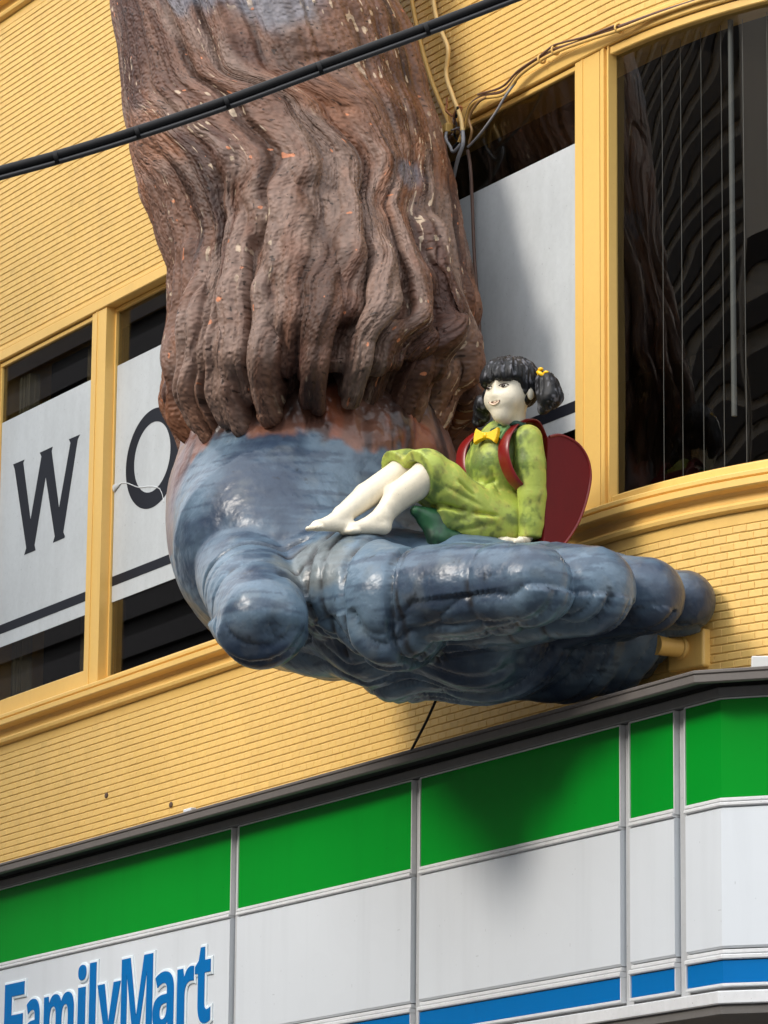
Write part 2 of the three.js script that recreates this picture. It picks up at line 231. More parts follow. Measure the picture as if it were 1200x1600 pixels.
// the curved corner window
const w4 = mesh('window', [bar(1.806, 4.4, 5.289, 5.326, -.06, .0, .004), bar(1.806, 4.4, 7.165, 7.2, -.1, .0, .004), bar(1.806, 4.4, 5.33, 5.334, -.06, -.02, .001)], yellowTrim, bld);
{ // old curved glass, slightly wavy
  const pos = [], idx = [], nu = 150, nv = 120; for (let j = 0; j <= nv; j++) for (let i = 0; i <= nu; i++) { const q = mix(1.8, 4.4, i / nu), y = mix(5.32, 7.17, j / nv); pos.push(...wAt(q, y, -.032 + .0022 * n3(q * 2.3, y * 1.9, 5) + .0007 * n3(q * 5, y * 4, 9)).toArray()); }
  for (let j = 0; j < nv; j++) for (let i = 0; i < nu; i++) { const a = j * (nu + 1) + i; idx.push(a, a + 1, a + nu + 2, a, a + nu + 2, a + nu + 1); }
  const g = new THREE.BufferGeometry(); g.setAttribute('position', new THREE.Float32BufferAttribute(pos, 3)); g.setIndex(idx); g.computeVertexNormals(); g.setAttribute('uv', new THREE.Float32BufferAttribute(pos.filter((_, i) => i % 3 < 2), 2)); mesh('pane', g, glassMat, w4);
}
// things behind the glass
for (let i = 0; i < 13; i++) { const s = 2.0 + i * .118 + (rnd() - .5) * .012; tag(mesh('blind_cord', new THREE.CylinderGeometry(.0014, .0014, 1.84, 6).translate(...wAt(s, 6.25, -.12).toArray()), std([.26, .26, .25])), 'thin pale vertical cord hanging behind the dark curved corner window', 'blind cord', 'cords hanging behind the curved corner window'); }
tag(mesh('curtain_rod', new THREE.CylinderGeometry(.011, .011, 1.62, 10).translate(...wAt(2.43, 6.36, -.09).toArray()), std([.2, .21, .21], { roughness: .5 })), 'grey upright rod behind the dark curved corner window', 'rod');
function curtain(s0, s1, y0, y1, o, col, label) {
  const pos = [], n = 90, idx = []; for (let i = 0; i <= n; i++) { const s = mix(s0, s1, i / n), d = .022 * Math.sin(i * .62) + .012 * Math.sin(i * 1.37 + 1); for (const y of [y0, y1]) pos.push(...wAt(s, y, o + d).toArray()); }
  for (let i = 0; i < n; i++) idx.push(2 * i, 2 * i + 2, 2 * i + 1, 2 * i + 1, 2 * i + 2, 2 * i + 3);
  const g = new THREE.BufferGeometry(); g.setAttribute('position', new THREE.Float32BufferAttribute(pos, 3)); g.setIndex(idx); g.computeVertexNormals(); g.setAttribute('uv', new THREE.Float32BufferAttribute(pos.filter((_, i) => i % 3 < 2), 2));
  return tag(mesh('curtain', g, std(col, { side: THREE.DoubleSide, roughness: .95, map: grime })), label, 'curtain');
}
curtain(-4.03, -3.88, 5.4, 7.12, -.12, [.55, .48, .33], 'drab beige curtain at the left end of the window with the letter W');
curtain(-3.3, -2.98, 5.4, 7.12, -.16, [.45, .36, .2], 'brown curtain drawn to the right end of the window with the letter W');
// dark rooms behind: floor, ceiling, back
mesh('room_lining', [box(SW, 2.4, 5.1, 5.2, -3.2, -.31), box(SW, 2.4, 7.3, 7.4, -3.2, -.31), box(SW, 3.6, 5.2, 7.3, -3.3, -3.2), box(SW - .1, SW, 5.2, 7.3, -3.2, -.31), box(3.6, 3.7, 5.1, 7.4, -3.3, -1.2), sweep(wallP, 1.72, 3.9, [[-2, 5.1], [-2, 5.19], [-.31, 5.19], [-.31, 5.1]]), sweep(wallP, 1.72, 3.9, [[-2, 7.3], [-2, 7.4], [-.31, 7.4], [-.31, 7.3]])], roomMat, bld);

for (const [x, y] of [[-2.66, 4.72], [-1.97, 4.585]]) mesh('chipped_spot', new THREE.SphereGeometry(1, 8, 6).scale(.02, .014, .004).translate(x, y, .006), std([.10, .06, .04], { roughness: .9 }), bld);

// steel mount of the hand on the wall
{
  const t = thing('wall_bracket', 'yellow painted steel box and stub pipe fixing the giant hand to the wall', 'bracket', [2.3, 4.63, -.05]);
  const a = wallP(2.3), ang = Math.atan2(a[2], a[3]);
  mesh('mount_box', new RoundedBoxGeometry(.19, .15, .14, 3, .012).rotateY(ang).translate(-.03, 0, -.04), yellowTrim, t);
  mesh('pipe', new THREE.CylinderGeometry(.038, .038, .14, 28).rotateX(Math.PI / 2).translate(-.03, .01, .08), yellowTrim, t);
  mesh('collar', new THREE.TorusGeometry(.039, .008, 10, 28).translate(-.03, .01, .04), yellowTrim, t);
  for (const dy of [-.035, .04]) mesh('bolt', new THREE.CylinderGeometry(.011, .011, .012, 6).rotateZ(Math.PI / 2).translate(.075, dy, -.07), yellowTrim, t);
}

// ------------------------------------------------------------------ the shop sign
const SB = 3.06, sz = .35, sAng = 38 * Math.PI / 180, KM = 1 / Math.cos(sAng / 2);
const signP = s => s < SB - 1e-6 ? [s, sz, 0, 1, 1] : s < SB + 1e-6 ? [s, sz, Math.sin(sAng / 2), Math.cos(sAng / 2), KM] : [SB + (s - SB) * Math.cos(sAng), sz - (s - SB) * Math.sin(sAng), Math.sin(sAng), Math.cos(sAng), 1];
signP.knots = [SB]; signP.bend = 99;
{
  const t = thing('shop_sign', 'long green, white and blue store sign band under the yellow wall', 'sign');
  const SL = -7.2, SR = 4.4, grey = std([.50, .51, .52], { map: rep(grime, 1.3), roughness: .42 }), white = std([.72, .76, .80], { map: rep(cleanMap, .6), roughness: .2 }), rim = std([.74, .75, .76], { map: rep(grime, 1.1), roughness: .4 }), green = std([.0, .29, .02], { map: rep(cleanMap, .7), roughness: .2, specularIntensity: .6 }), blue = std([.0, .155, .46], { map: rep(cleanMap, .7), roughness: .25, specularIntensity: .6 }), capM = std([.13, .115, .105], { map: rep(grime, 2), roughness: .6 });
  const sb = (a, b, y0, y1, o0, o1, c = .004) => sweep(signP, a, b, barP(y0, y1, o0, o1, c));
  const cap = mesh('coping', [sb(SL, SR, 4.32, 4.3515, .125, .15, .004), sb(SL, SR, 4.352, 4.366, -.36, .153, .003)], capM, t);
  mesh('gap_shade_strip', [sb(SL, SR, 4.343, 4.351, -.1, .146, .001), sb(SL, SR, 4.30, 4.342, -.1, .002, .001)], std([.012, .012, .012], { roughness: .9 }), t);  // near-black strip that paints in the shade of the gap under the coping
  mesh('top_rail', [sb(SL, SR, 4.291, 4.327, -.08, .012, .003)], std([.2, .2, .2], { map: rep(grime, 1.3), roughness: .5 }), t);
  mesh('bottom_rail', [sb(SL, SR, 3.185, 3.232, -.3, .03, .004)], rim, t);
  mesh('backing', [sb(SL, SR, 3.19, 4.33, -.3, -.055, .002)], grey, t);
  mesh('soffit', [sb(SL, SR, 3.150, 3.184, -.36, .015, .002)], std([.16, .15, .14], { map: rep(grime, 1), roughness: .8 }), t);
  const cols = [[SL, -3.80], [-3.74, -2.25 - 1.5], [-2.24 - 1.55 + .06, -.69], [-.632, .868], [.928, 2.405], [2.463, 2.765], [2.83, 3.30], [3.36, SR]].filter(([a, b]) => b - a > .1);
  cols.forEach(([a, b], i) => {
    // green tray, white tray and blue stripe of one bay, each with its rim
    const g = mesh('green_panel', [sb(a + .006, b - .006, 3.926, 4.283, -.03, 0, .002)], green, t);
    for (const q of [sb(a, a + .005, 3.905, 4.287, -.05, .005, .002), sb(b - .005, b, 3.905, 4.287, -.05, .005, .002), sb(a + .0055, b - .0055, 3.911, 3.925, -.05, .008, .003), sb(a + .0055, b - .0055, 4.284, 4.289, -.05, .004, .001)]) mesh('rim', q, rim, g);
    const w = mesh('white_panel', [sb(a + .004, b - .004, 3.386, 3.893, -.03, .004, .008)], white, t);
    for (const q of [sb(a + .004, b - .004, 3.894, 3.909, -.05, .012, .004), sb(a + .004, b - .004, 3.367, 3.382, -.05, .0, .003)]) mesh('rim', q, rim, w);
    const s = mesh('blue_stripe', [sb(a + .006, b - .006, 3.262, 3.343, -.03, 0, .002)], blue, t);
    for (const q of [sb(a, b, 3.346, 3.364, -.05, .01, .004), sb(a, a + .005, 3.25, 3.345, -.05, .005, .002), sb(b - .005, b, 3.25, 3.345, -.05, .005, .002), sb(a + .0055, b - .0055, 3.25, 3.261, -.05, .006, .002)]) mesh('rim', q, rim, s);
  });
  for (let i = 0; i + 1 < cols.length; i++) mesh('divider', [sb(cols[i][1] + .004, cols[i + 1][0] - .004, 3.236, 4.288, -.055, -.018, .002)], grey, t);
  const font = await new FontLoader().loadAsync('fonts/droid/droid_sans_bold.typeface.json');
  const outM = std([.72, .80, .84], { roughness: .35 });
  const L = [['F', -2.98, -2.762], ['a', -2.748, -2.585], ['m', -2.538, -2.215], ['i', -2.175, -2.09], ['l', -2.053, -1.985], ['y', -1.968, -1.73], ['M', -1.722, -1.408], ['a', -1.402, -1.198], ['r', -1.165, -1.007], ['t', -.996, -.846]];
  const up = .35 / .714, base = 3.458;
  for (const [ch, x0, x1] of L) {
    const shapes = font.generateShapes(ch, 1), bb = new THREE.Box2(); for (const s of shapes) for (const p of s.getPoints(6)) bb.expandByPoint(p);
    const fy = ch === 't' ? .335 / (bb.max.y - bb.min.y) : ch === 'M' || ch === 'F' ? .352 / (bb.max.y - Math.max(0, bb.min.y)) : ch === 'i' || ch === 'l' ? .368 / bb.max.y : .258 / bb.max.y, fx = (x1 - x0) / (bb.max.x - bb.min.x);
    const warp = s => { const f = q => q.getPoints(10).map(p => new THREE.Vector2(x0 + (p.x - bb.min.x) * fx, base + p.y * fy)); const n = new THREE.Shape(f(s)); n.holes = s.holes.map(h => new THREE.Path(f(h))); return n; };
    const sh = shapes.map(warp);
    const b = mesh('letter', new THREE.ExtrudeGeometry(sh, { depth: .006, bevelEnabled: true, bevelThickness: .003, bevelSize: .0125, bevelOffset: 0, bevelSegments: 2 }).translate(0, 0, sz + .0035), outM, t);
    mesh('letter_face', new THREE.ExtrudeGeometry(sh, { depth: .0025, bevelEnabled: false }).translate(0, 0, sz + .0127), blue, b);
  }
  mesh('white_clip', new RoundedBoxGeometry(.075, .016, .03, 2, .005).translate(-.86, 4.375, .475), white, t);
  const st = mesh('bracket_plate', new RoundedBoxGeometry(.16, .06, .2, 2, .006).translate(3.3, 4.395, .12), white, t);
}
{ const g = thing('steel_box', 'small white steel box lying on the sign coping at the far right', 'box', [3.16, 4.385, .2]); mesh('casing', new RoundedBoxGeometry(.3, .06, .14, 2, .006).rotateY(-.6), std([.6, .6, .58]), g); }

// ------------------------------------------------------------------ giant ape arm: hairy forearm above, open hand below
const AC = [[5.3, .78, .76, .60], [5.47, .787, .76, .60], [5.70, .756, .74, .60], [5.854, .795, .74, .655], [6.01, .813, .74, .65], [6.18, .787, .74, .615], [6.387, .728, .74, .602], [6.604, .634, .74, .631], [6.793, .547, .75, .654], [7.012, .463, .76, .661], [7.269, .358, .76, .647], [7.489, .294, .76, .637], [7.766, .151, .76, .613], [8.146, .067, .76, .602], [9.8, -.35, .78, .62]];
function armAt(y) { let i = 0; while (i < AC.length - 2 && y > AC[i + 1][0]) i++; const a = AC[i], b = AC[i + 1], t = ss(0, 1, (y - a[0]) / (b[0] - a[0])) * .5 + .5 * cl((y - a[0]) / (b[0] - a[0])); return [mix(a[1], b[1], t), mix(a[2], b[2], t), mix(a[3], b[3], t)]; }
const TH0 = Math.atan2(.498, .867);                                // zero of the angle round the arm
const angOf = (x, y, z) => { const [cx, cz] = armAt(y); let t = TH0 - Math.atan2(z - cz, x - cx); if (t > Math.PI) t -= 2 * Math.PI; if (t < -Math.PI) t += 2 * Math.PI; return t; };
const armPt = (sn, y, rad) => { const [cx, cz] = armAt(y), t = TH0 - Math.asin(cl(sn, -1, 1)); return [cx + rad * Math.cos(t), y, cz + rad * Math.sin(t)]; };
// the sculpted locks run in long S curves: angle round the arm at seven heights, from left to right
const GY = [7.19, 6.97, 6.74, 6.53, 6.31, 6.1, 5.87];
const GT = [[-1.4, -1.4, -1.1, -1.14, -1.25, -1.32, -1.21], [-1.19, -.93, -.73, -.69, -.77, -.87, -.85], [-.7, -.53, -.31, -.49, -.57, -.6, -.56], [-.43, -.03, .05, -.06, -.18, -.25, -.26], [-.27, .12, .33, .28, .2, .06, .01], [.15, .46, .52, .42, .4, .33, .22], [.67, .72, .70, .58, .6, .65, .42], [1.0, 1.02, .9, .8, .82, .88, .63], [1.33, 1.29, 1.16, 1.1, 1.1, 1.19, 1.19]];
const flow = (t0, y) => {                                          // strand coordinate: guide k has u = .13 k
  const t = t0 + .03 * n3(t0 * 4, y * 1.6, 3.3) + .012 * n3(t0 * 10, y * 5, 7.7); let i = 0; while (i < 5 && y < GY[i + 1]) i++; const q = ss(0, 1, (GY[i] - y) / (GY[i] - GY[i + 1])), at = k => mix(GT[k][i], GT[k][i + 1], q) + (y > GY[0] ? (y - GY[0]) * [-.1, -.15, -.35, -.5, -.3, -.2, -.1, 0, 0][k] : 0);
  let p = at(0); if (t <= p) return (t - p) * .5; for (let k = 1; k < 9; k++) { const c = at(k); if (t <= c) return .13 * (k - 1 + (t - p) / (c - p)); p = c; } return 1.04 + (t - p) * .5;
};
const ridge = (a, b, c) => 1 - 2 * Math.abs(n3(a, b, c));
function fur(t, y) {                                               // relief in metres: big, fine
  const u = flow(t, y), low = ss(6.9, 6.1, y);
  const bil = (p, q, r) => 2 * Math.sqrt(Math.abs(n3(p, q, r))) - 1, far = .35 + .65 * low, k = u / .13, fr = Math.abs(k - Math.round(k)), amp = .8 + .5 * n3(Math.round(k) * 7.3, y * 1.1, 2);
  const big = (.060 * amp * (.65 - Math.pow(2 * fr, 1.7)) + .030 * bil(u * 15, y * .5, 4.5)) * far + .021 * bil(u * 28, y * .7, 9.5) * (.6 + .4 * low) + .011 * bil(u * 50, y * 1.2, 15.5) * (.5 + .5 * low) + .007 * n3(u * 6, y * 2, 12.5);
  const groove = -.05 * Math.exp(-((.5 - fr) ** 2) / .006) * ss(-.3, .3, n3(k * 3.1, y * 1.3, 51) + .5 * low - .1);
  const fine = .0028 * ridge(u * 60, y * 3.2, 21) + .002 * ridge(u * 120, y * 8, 25) + .0025 * fb3(u * 60, y * 40, 31, 2);
  const cr = Math.abs(n3(u * 11, y * 1.3, 41)), gate = ss(-.05, .3, n3(u * 7, y * 2.6, 47)), crack = -.013 * (1 - ss(0, .06, cr)) * gate;
  return [big + groove * far, fine + crack, crack, u];
}
{
  const arm = thing('giant_ape_arm', 'giant sculpted ape arm hanging down the wall, its open blue grey hand palm up', 'sculpture');
  // hairy forearm with hanging locks at the hem
  const lk = (...p) => p.map(([s, y, r, o]) => [...armPt(s, y, armAt(y)[2] - .05 + (o || 0)), r]);
  const locks = chains([
    lk([-.26, 6.7, .09], [-.2, 6.45, .12, .02], [-.13, 6.2, .14, .04], [-.06, 5.97, .13, .06], [-.02, 5.83, .095, .07], [.0, 5.74, .055, .07], [.02, 5.67, .016, .06]), lk([.24, 6.5, .1], [.27, 6.25, .12, .04], [.26, 6.0, .13, .06], [.24, 5.85, .09, .07], [.22, 5.76, .05, .07], [.20, 5.69, .015, .06]),
    lk([.52, 6.45, .08], [.58, 6.2, .10, .03], [.54, 6.0, .085, .04], [.46, 5.86, .045, .03]), lk([.76, 6.4, .1], [.86, 6.1, .09], [.95, 5.93, .06, -.02], [.99, 5.84, .035, -.02]), lk([-.5, 6.4, .09], [-.46, 6.1, .13, .02], [-.40, 5.86, .115, .06], [-.37, 5.73, .07, .07], [-.34, 5.65, .025, .06]),
    lk([-.84, 6.4, .09], [-.80, 6.0, .12], [-.77, 5.79, .11, .03], [-.755, 5.68, .075, .04], [-.74, 5.60, .03, .03]), lk([-.64, 6.2, .08], [-.61, 5.9, .10, .04], [-.57, 5.75, .09, .06], [-.55, 5.66, .055, .06], [-.53, 5.60, .02, .05]), lk([-.93, 6.0, .07, -.02], [-.97, 5.83, .085, -.03], [-.94, 5.73, .085, -.02], [-.92, 5.68, .06, -.02]),
    lk([-.10, 6.1, .05, .05], [-.12, 5.9, .055, .07], [-.145, 5.77, .016, .06]), lk([-.47, 6.0, .05, .05], [-.48, 5.82, .05, .07], [-.465, 5.70, .015, .06]), lk([-.68, 5.95, .05, .04], [-.69, 5.78, .05, .06], [-.66, 5.66, .015, .05]), lk([.33, 6.2, .05, .04], [.33, 5.98, .05, .07], [.30, 5.83, .014, .06]), lk([.40, 6.4, .05], [.41, 6.15, .065, .03], [.385, 5.95, .05, .02]), lk([.70, 6.2, .06], [.74, 6.0, .065, .01], [.73, 5.88, .035]), lk([-.30, 6.25, .07], [-.25, 6.0, .075, .04], [-.20, 5.82, .05, .03]),
    lk([.1, 6.55, .05], [.12, 6.3, .06, .03], [.12, 6.05, .05, .03]), lk([.0, 6.9, .05], [.02, 6.65, .06, .04], [.08, 6.4, .03, .03]), lk([-.5, 7.0, .05], [-.42, 6.75, .06, .04], [-.36, 6.5, .03, .03]), lk([.5, 7.0, .05], [.56, 6.75, .055, .04], [.55, 6.5, .03, .03]),
    // a second, inner row that hangs close to the wrist
    ...[-.42, -.28, -.12, .06, .2, .34, .48, .62, .76, .88, .97].map((q, i) => lk([q, 6.15, .09, -.06], [q + .02 * (i % 3 - 1), 5.9, .075, -.08], [q - .03 + .02 * (i % 2), 5.72 + .03 * (i % 3), .055, -.09], [q - .03, 5.63 + .025 * (i % 2), .032, -.09])),
    ...[0, 1, 2, 3, 4, 5, 6].map(i => { const t = TH0 + Math.PI * (.6 + .13 * i), q = (y, r) => { const [cx, cz, R] = armAt(y); return [cx + (R - .06) * Math.cos(t), y, cz + (R - .06) * Math.sin(t), r]; }; return [q(6.2, .1), q(5.9, .11), q(5.72 + .05 * (i % 2), .06)]; })]);
  const furSdf = (x, y, z) => {
    const [cx, cz, R] = armAt(y), q = Math.hypot(x - cx, z - cz); let d = q - R;
    const t = angOf(x, y, z), hem = 5.93 - .06 * ss(-.1, -.9, Math.sin(t)) + .27 * ss(-.3, .25, Math.sin(t)) + .04 * Math.sin(t * 7);
    d = smax(d, hem - y, .12); if (y < 6.6) { d = smax(d, -(smax(q - R + .15, y - 6.4, .1)), .03); d = smin(d, locks(x, y, z, .03), .045); } else if (y < 7.2) d = smin(d, locks(x, y, z, .035), .06); d = Math.max(d, y - 9.6); return d * .9;
  };
  let g = nets(furSdf, [-1.15, 5.5, -.08], [1.62, 8.5, 1.6], .009);
  displace(g, (x, y, z) => { const f = fur(angOf(x, y, z), y); return f[0] + f[1] * .8; });
  g = g.toNonIndexed();
  { const p = g.attributes.position, uv = new Float32Array(p.count * 2); for (let i = 0; i < p.count; i += 3) { const t = [0, 1, 2].map(k => angOf(p.getX(i + k), p.getY(i + k), p.getZ(i + k))); const mx = Math.max(...t); for (let k = 0; k < 3; k++) { let a = t[k]; if (mx - a > 3) a += 2 * Math.PI; uv[2 * (i + k)] = a / (2 * Math.PI) + .5; uv[2 * (i + k) + 1] = (p.getY(i + k) - 5.5) / 3; } } g.setAttribute('uv', new THREE.BufferAttribute(uv, 2)); }
  const B = [lin(110, 81, 67), lin(78, 53, 44), lin(128, 107, 96), lin(132, 86, 58), lin(106, 114, 126), lin(206, 186, 160), lin(22, 16, 14)];
  const blues = [[-.5, 7.55, .13], [.1, 7.55, .2], [.68, 6.72, .07]];
  const furMap = tex(2048, 1536, (a, b) => {
    const t = (a - .5) * 2 * Math.PI, y = 5.5 + 3 * b; if (Math.abs(t) > 2.2) return B[0]; const [bg, fn, ck, u] = fur(t, y);
    let c = mix3(B[0], B[1], ss(-.25, .5, n3(u * 9, y * 1.6, 61) + .4 * n3(u * 30, y * 5, 63))); c = mix3(c, B[6], .5 * ss(.25, .6, n3(u * 22, y * 1.5, 65) + .3 * n3(u * 70, y * 6, 66))); c = mix3(c, B[2], .75 * ss(.1, .55, n3(u * 6, y * 2, 67) + .5 * n3(u * 40, y * 7, 69))); c = mix3(c, B[3], .6 * ss(.15, .6, n3(u * 3, y * 2, 71) + .4 * n3(u * 24, y * 6, 72)));
    for (const [sn, by, br] of blues) { const d = Math.hypot((Math.sin(t) - sn) * .63, (y - by)) / br; if (d < 1.6) c = mix3(c, B[4], .6 * ss(.2, -.5, d - 1 + .8 * fb3(u * 16, y * 6, 77, 3))); }
    const fl = n3(u * 170, y * 22, 81), fg = ss(.05, .4, n3(u * 9, y * 3, 83)); if (fl > .66) c = mix3(c, B[5], .6 * fg * ss(.66, .74, fl)); const fo = n3(u * 50, y * 22, 85); if (fo > .9) c = mix3(c, lin(205, 128, 88), .7);
    const sp = n3(u * 160, y * 60, 91); if (sp > .82) c = mix3(c, B[6], .7);
    return c.map(k => k * (1 + .25 * n3(u * 150, y * 60, 95)));
  }, { srgb: true });
  const furBump = tex(2048, 1536, (a, b) => { const t = (a - .5) * 2 * Math.PI, y = 5.5 + 3 * b; if (Math.abs(t) > 2.2) return .5; const f = fur(t, y); return .5 + f[1] / .03 + .12 * n3(f[3] * 200, y * 90, 99); });
  mesh('forearm_fur', g, new THREE.MeshPhysicalMaterial({ map: furMap, bumpMap: furBump, bumpScale: .02, roughness: .6, specularIntensity: .6 }), arm);

  // the hand: wrist, palm, thumb and four fingers in one surface
  const palm = chains([[[.70, 6.4, .74, .36], [.74, 5.9, .74, .38], [.755, 5.72, .74, .44], [.775, 5.52, .745, .545], [.79, 5.36, .78, .575], [.87, 5.22, .84, .52], [1.086, 5.10, .95, .31], [1.52, 4.91, 1.04, .20], [1.754, 4.823, 1.1, .185]], [[1.674, 4.862, 1.07, .19], [1.973, 4.752, 1.073, .185], [1.975, 4.67, 1.067, .172]], [[.95, 5.0, .75, .3], [1.116, 4.88, .9, .235], [1.55, 4.765, .827, .255], [1.888, 4.712, .626, .26], [1.933, 4.737, .248, .24], [2.03, 4.71, .15, .20], [2.16, 4.705, .085, .115]], [[1.1, 5.0, .8, .28], [1.578, 4.905, .845, .19], [1.783, 4.875, .678, .195], [1.946, 4.87, .402, .17]], [[1.0, 5.0, .5, .3], [1.9, 4.83, .35, .19]], [[.86, 5.27, .95, .45], [1.03, 5.145, 1.09, .375], [1.2, 5.02, 1.15, .26]]]);
  const fingers = [
    [[2.12, 4.764, 1.035, .178], [2.294, 4.757, .971, .168], [2.457, 4.75, .89, .158], [2.59, 4.738, .856, .145]], [[1.90, 4.76, .84, .2], [2.115, 4.787, .77, .19], [2.352, 4.778, .66, .178], [2.585, 4.742, .592, .163]],
    [[1.82, 4.78, .54, .19], [2.07, 4.80, .455, .18], [2.305, 4.795, .35, .165], [2.50, 4.765, .30, .147]], [[1.76, 4.80, .24, .17], [1.99, 4.82, .165, .155], [2.205, 4.82, .08, .133], [2.375, 4.80, .038, .118]]].map(c => chains([c]));
  const thumb = chains([[[1.166, 4.984, 1.287, .20], [1.467, 4.823, 1.409, .188], [1.747, 4.672, 1.516, .170]]]), ridgeB = chains([[[1.50, 4.90, 1.17, .17], [1.72, 4.84, 1.17, .16]]]);
  const handSdf = (x, y, z) => { let d = palm(x, y, z, .11); if (y < 5.6) { d = smin(d, ridgeB(x, y, z, .05), .05); for (const f of fingers) d = smin(d, f(x, y, z, .015), .014); d = smin(d, thumb(x, y, z, .03), .018); } return d; };
  let h = nets(handSdf, [.05, 4.36, -.19], [2.86, 6.15, 1.79], .0105);
  // knuckle creases and dents
  const rings = [[1.38, 4.87, 1.37, .82, -.44, .34, .024], [2.06, 4.75, 1.06, .9, -.05, -.44, .026], [2.10, 4.75, 1.05, .9, -.05, -.44, .007], [2.42, 4.76, .69, .85, 0, -.5, .008], [2.40, 4.745, .93, .85, 0, -.5, .006], [1.56, 4.77, 1.44, .8, -.5, .2, .007], [1.46, 4.83, 1.41, .8, -.5, .2, .005], [1.86, 4.78, 1.15, .9, 0, -.43, .018], [1.66, 4.86, 1.2, .9, 0, -.43, .018], [1.74, 4.84, 1.17, .9, 0, -.43, .008]];
  displace(h, (x, y, z, nx, ny) => {
    let d = .010 * fb3(x * 5, y * 5, z * 5, 3) + .0022 * fb3(x * 34, y * 34, z * 34, 3);
    for (const [a, b, c, p, q, r, w] of rings) { const rr = Math.hypot(x - a, y - b, z - c); if (rr < .34) { const s = (x - a) * p + (y - b) * q + (z - c) * r + .012 * n3(x * 9, y * 9, z * 9); d -= w * Math.exp(-s * s / .00022) * ss(.34, .26, rr); } }
    // the back of the hand, turned down, is modelled in swept strands like the forearm
    if (y < 4.70 && ny < .0) { const un = ss(.0, -.4, ny), q = z * 8 + 1.8 * n3(x * 1.8, z * 1.6, 4) + x * 3; d += un * (.022 * (2 * Math.sqrt(Math.abs(n3(q, x * 1.4, 3))) - 1) + .012 * (2 * Math.sqrt(Math.abs(n3(q * 2.7, x * 3, 9))) - 1)); }
    if (y > 5.42) { const t = angOf(x, y, z); d += ss(5.5, 5.66, y + .05 * n3(t * 4, 1, 2)) * (.014 * ridge(t * 6, y * 3, 2) + .010 * n3(t * 13, y * 9, 5) + .008 * fb3(t * 30, y * 30, 1, 3)); }
    return d;
  });
  const bl = lin(92, 112, 129), bd = lin(46, 60, 80), gr = lin(122, 126, 122), dk = lin(24, 28, 32), br = lin(128, 88, 72), br2 = lin(70, 46, 38), sky2 = lin(104, 126, 143);
  paint(h, (x, y, z) => {
    const a = fb3(x * 4, y * 4 + 3, z * 4, 4), b = fb3(x * 11 + 7, y * 11, z * 11, 3), st = fb3(x * 6, y * 5, z * 34, 3), s = fb3(x * 3, y * 26, z * 3, 3), e = fb3(x * 24, y * 24, z * 24, 3);
    let c = mix3(bl, bd, ss(-.18, .45, a + .25 * s + .12 * e)); c = mix3(c, sky2, .5 * ss(.05, .45, -a + .3 * s)); c = mix3(c, gr, .22 * ss(.15, .5, b + .2 * e)); c = mix3(c, bd, .6 * ss(.12, .3, fb3(x * 7, y * 60, z * 7, 3))); c = mix3(c, dk, .6 * ss(.47, .54, e * .7 + .5 * fb3(x * 50, y * 50, z * 50, 2) + .3 * b));
    // grey putty patches on the ball of the hand and beside the index finger
    const pt = Math.hypot((x - 1.74) / .16, (y - 4.92) / .16, (z - 1.22) / .3); c = mix3(c, gr, .7 * ss(1.1, .7, pt + .7 * b));
    // dirt lodged in the creases
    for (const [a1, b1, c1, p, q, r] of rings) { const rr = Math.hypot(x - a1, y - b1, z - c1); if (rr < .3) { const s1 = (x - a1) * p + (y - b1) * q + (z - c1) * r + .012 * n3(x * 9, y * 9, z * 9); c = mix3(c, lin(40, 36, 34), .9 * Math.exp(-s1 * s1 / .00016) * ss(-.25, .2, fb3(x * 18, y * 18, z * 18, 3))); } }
    // brown of the wrist with a ragged lower edge; recess shade under the fur painted in
    const t = angOf(x, y, z), edge = 5.60 - .13 * ss(-.35, .3, Math.sin(t)) - .2 * ss(-.55, -.95, Math.sin(t)) + .05 * n3(t * 3, 2, 1) + .05 * fb3(t * 9, y * 5, 3, 3); const wr = ss(-.02, .03, y - edge + .04 * e); if (wr > 0) { let w = mix3(br, br2, ss(-.1, .3, fb3(t * 14, y * 6, 8, 3))); w = mix3(w, lin(44, 32, 28), .8 * ss(5.6, 5.78, y + .2 * fb3(t * 6, y * 5, 4, 3))); w = mix3(w, lin(150, 84, 58), .6 * ss(.05, .35, fb3(t * 8, y * 7, 18, 3))); c = mix3(c, w, wr); }
    const sd = ss(.985, 1.0, -Math.sin(t)) ; if (y > 5.15 && y < 5.75 && Math.sin(t) < -.8) c = mix3(c, mix3(br, bl, .25), .8 * ss(.02, .2, -.82 - Math.sin(t) + .15 * fb3(x * 7, y * 7, z * 7, 3) + .1));
    return c;
  });
  h = boxUV(h);
  const handGrime = tex(1024, 1024, (u, v) => { let k = .92 + .12 * pn(u, v, 10, 101, 4) + .10 * pn(u, v, 30, 110, 3, .3); const sp = n2(u * 140, v * 140, 120, 140, 140); if (sp > .95) k *= .55; const w = n2(u * 190, v * 190, 125, 190, 190); if (w > .95) k = 1; return cl(k); }, { srgb: true });
  const handM = new THREE.MeshPhysicalMaterial({ vertexColors: true, map: rep(handGrime, 1.1), roughness: .33, specularIntensity: .9, bumpMap: rep(roughBump, 1.1), bumpScale: .003 });
  mesh('hand', h, handM, arm);
}

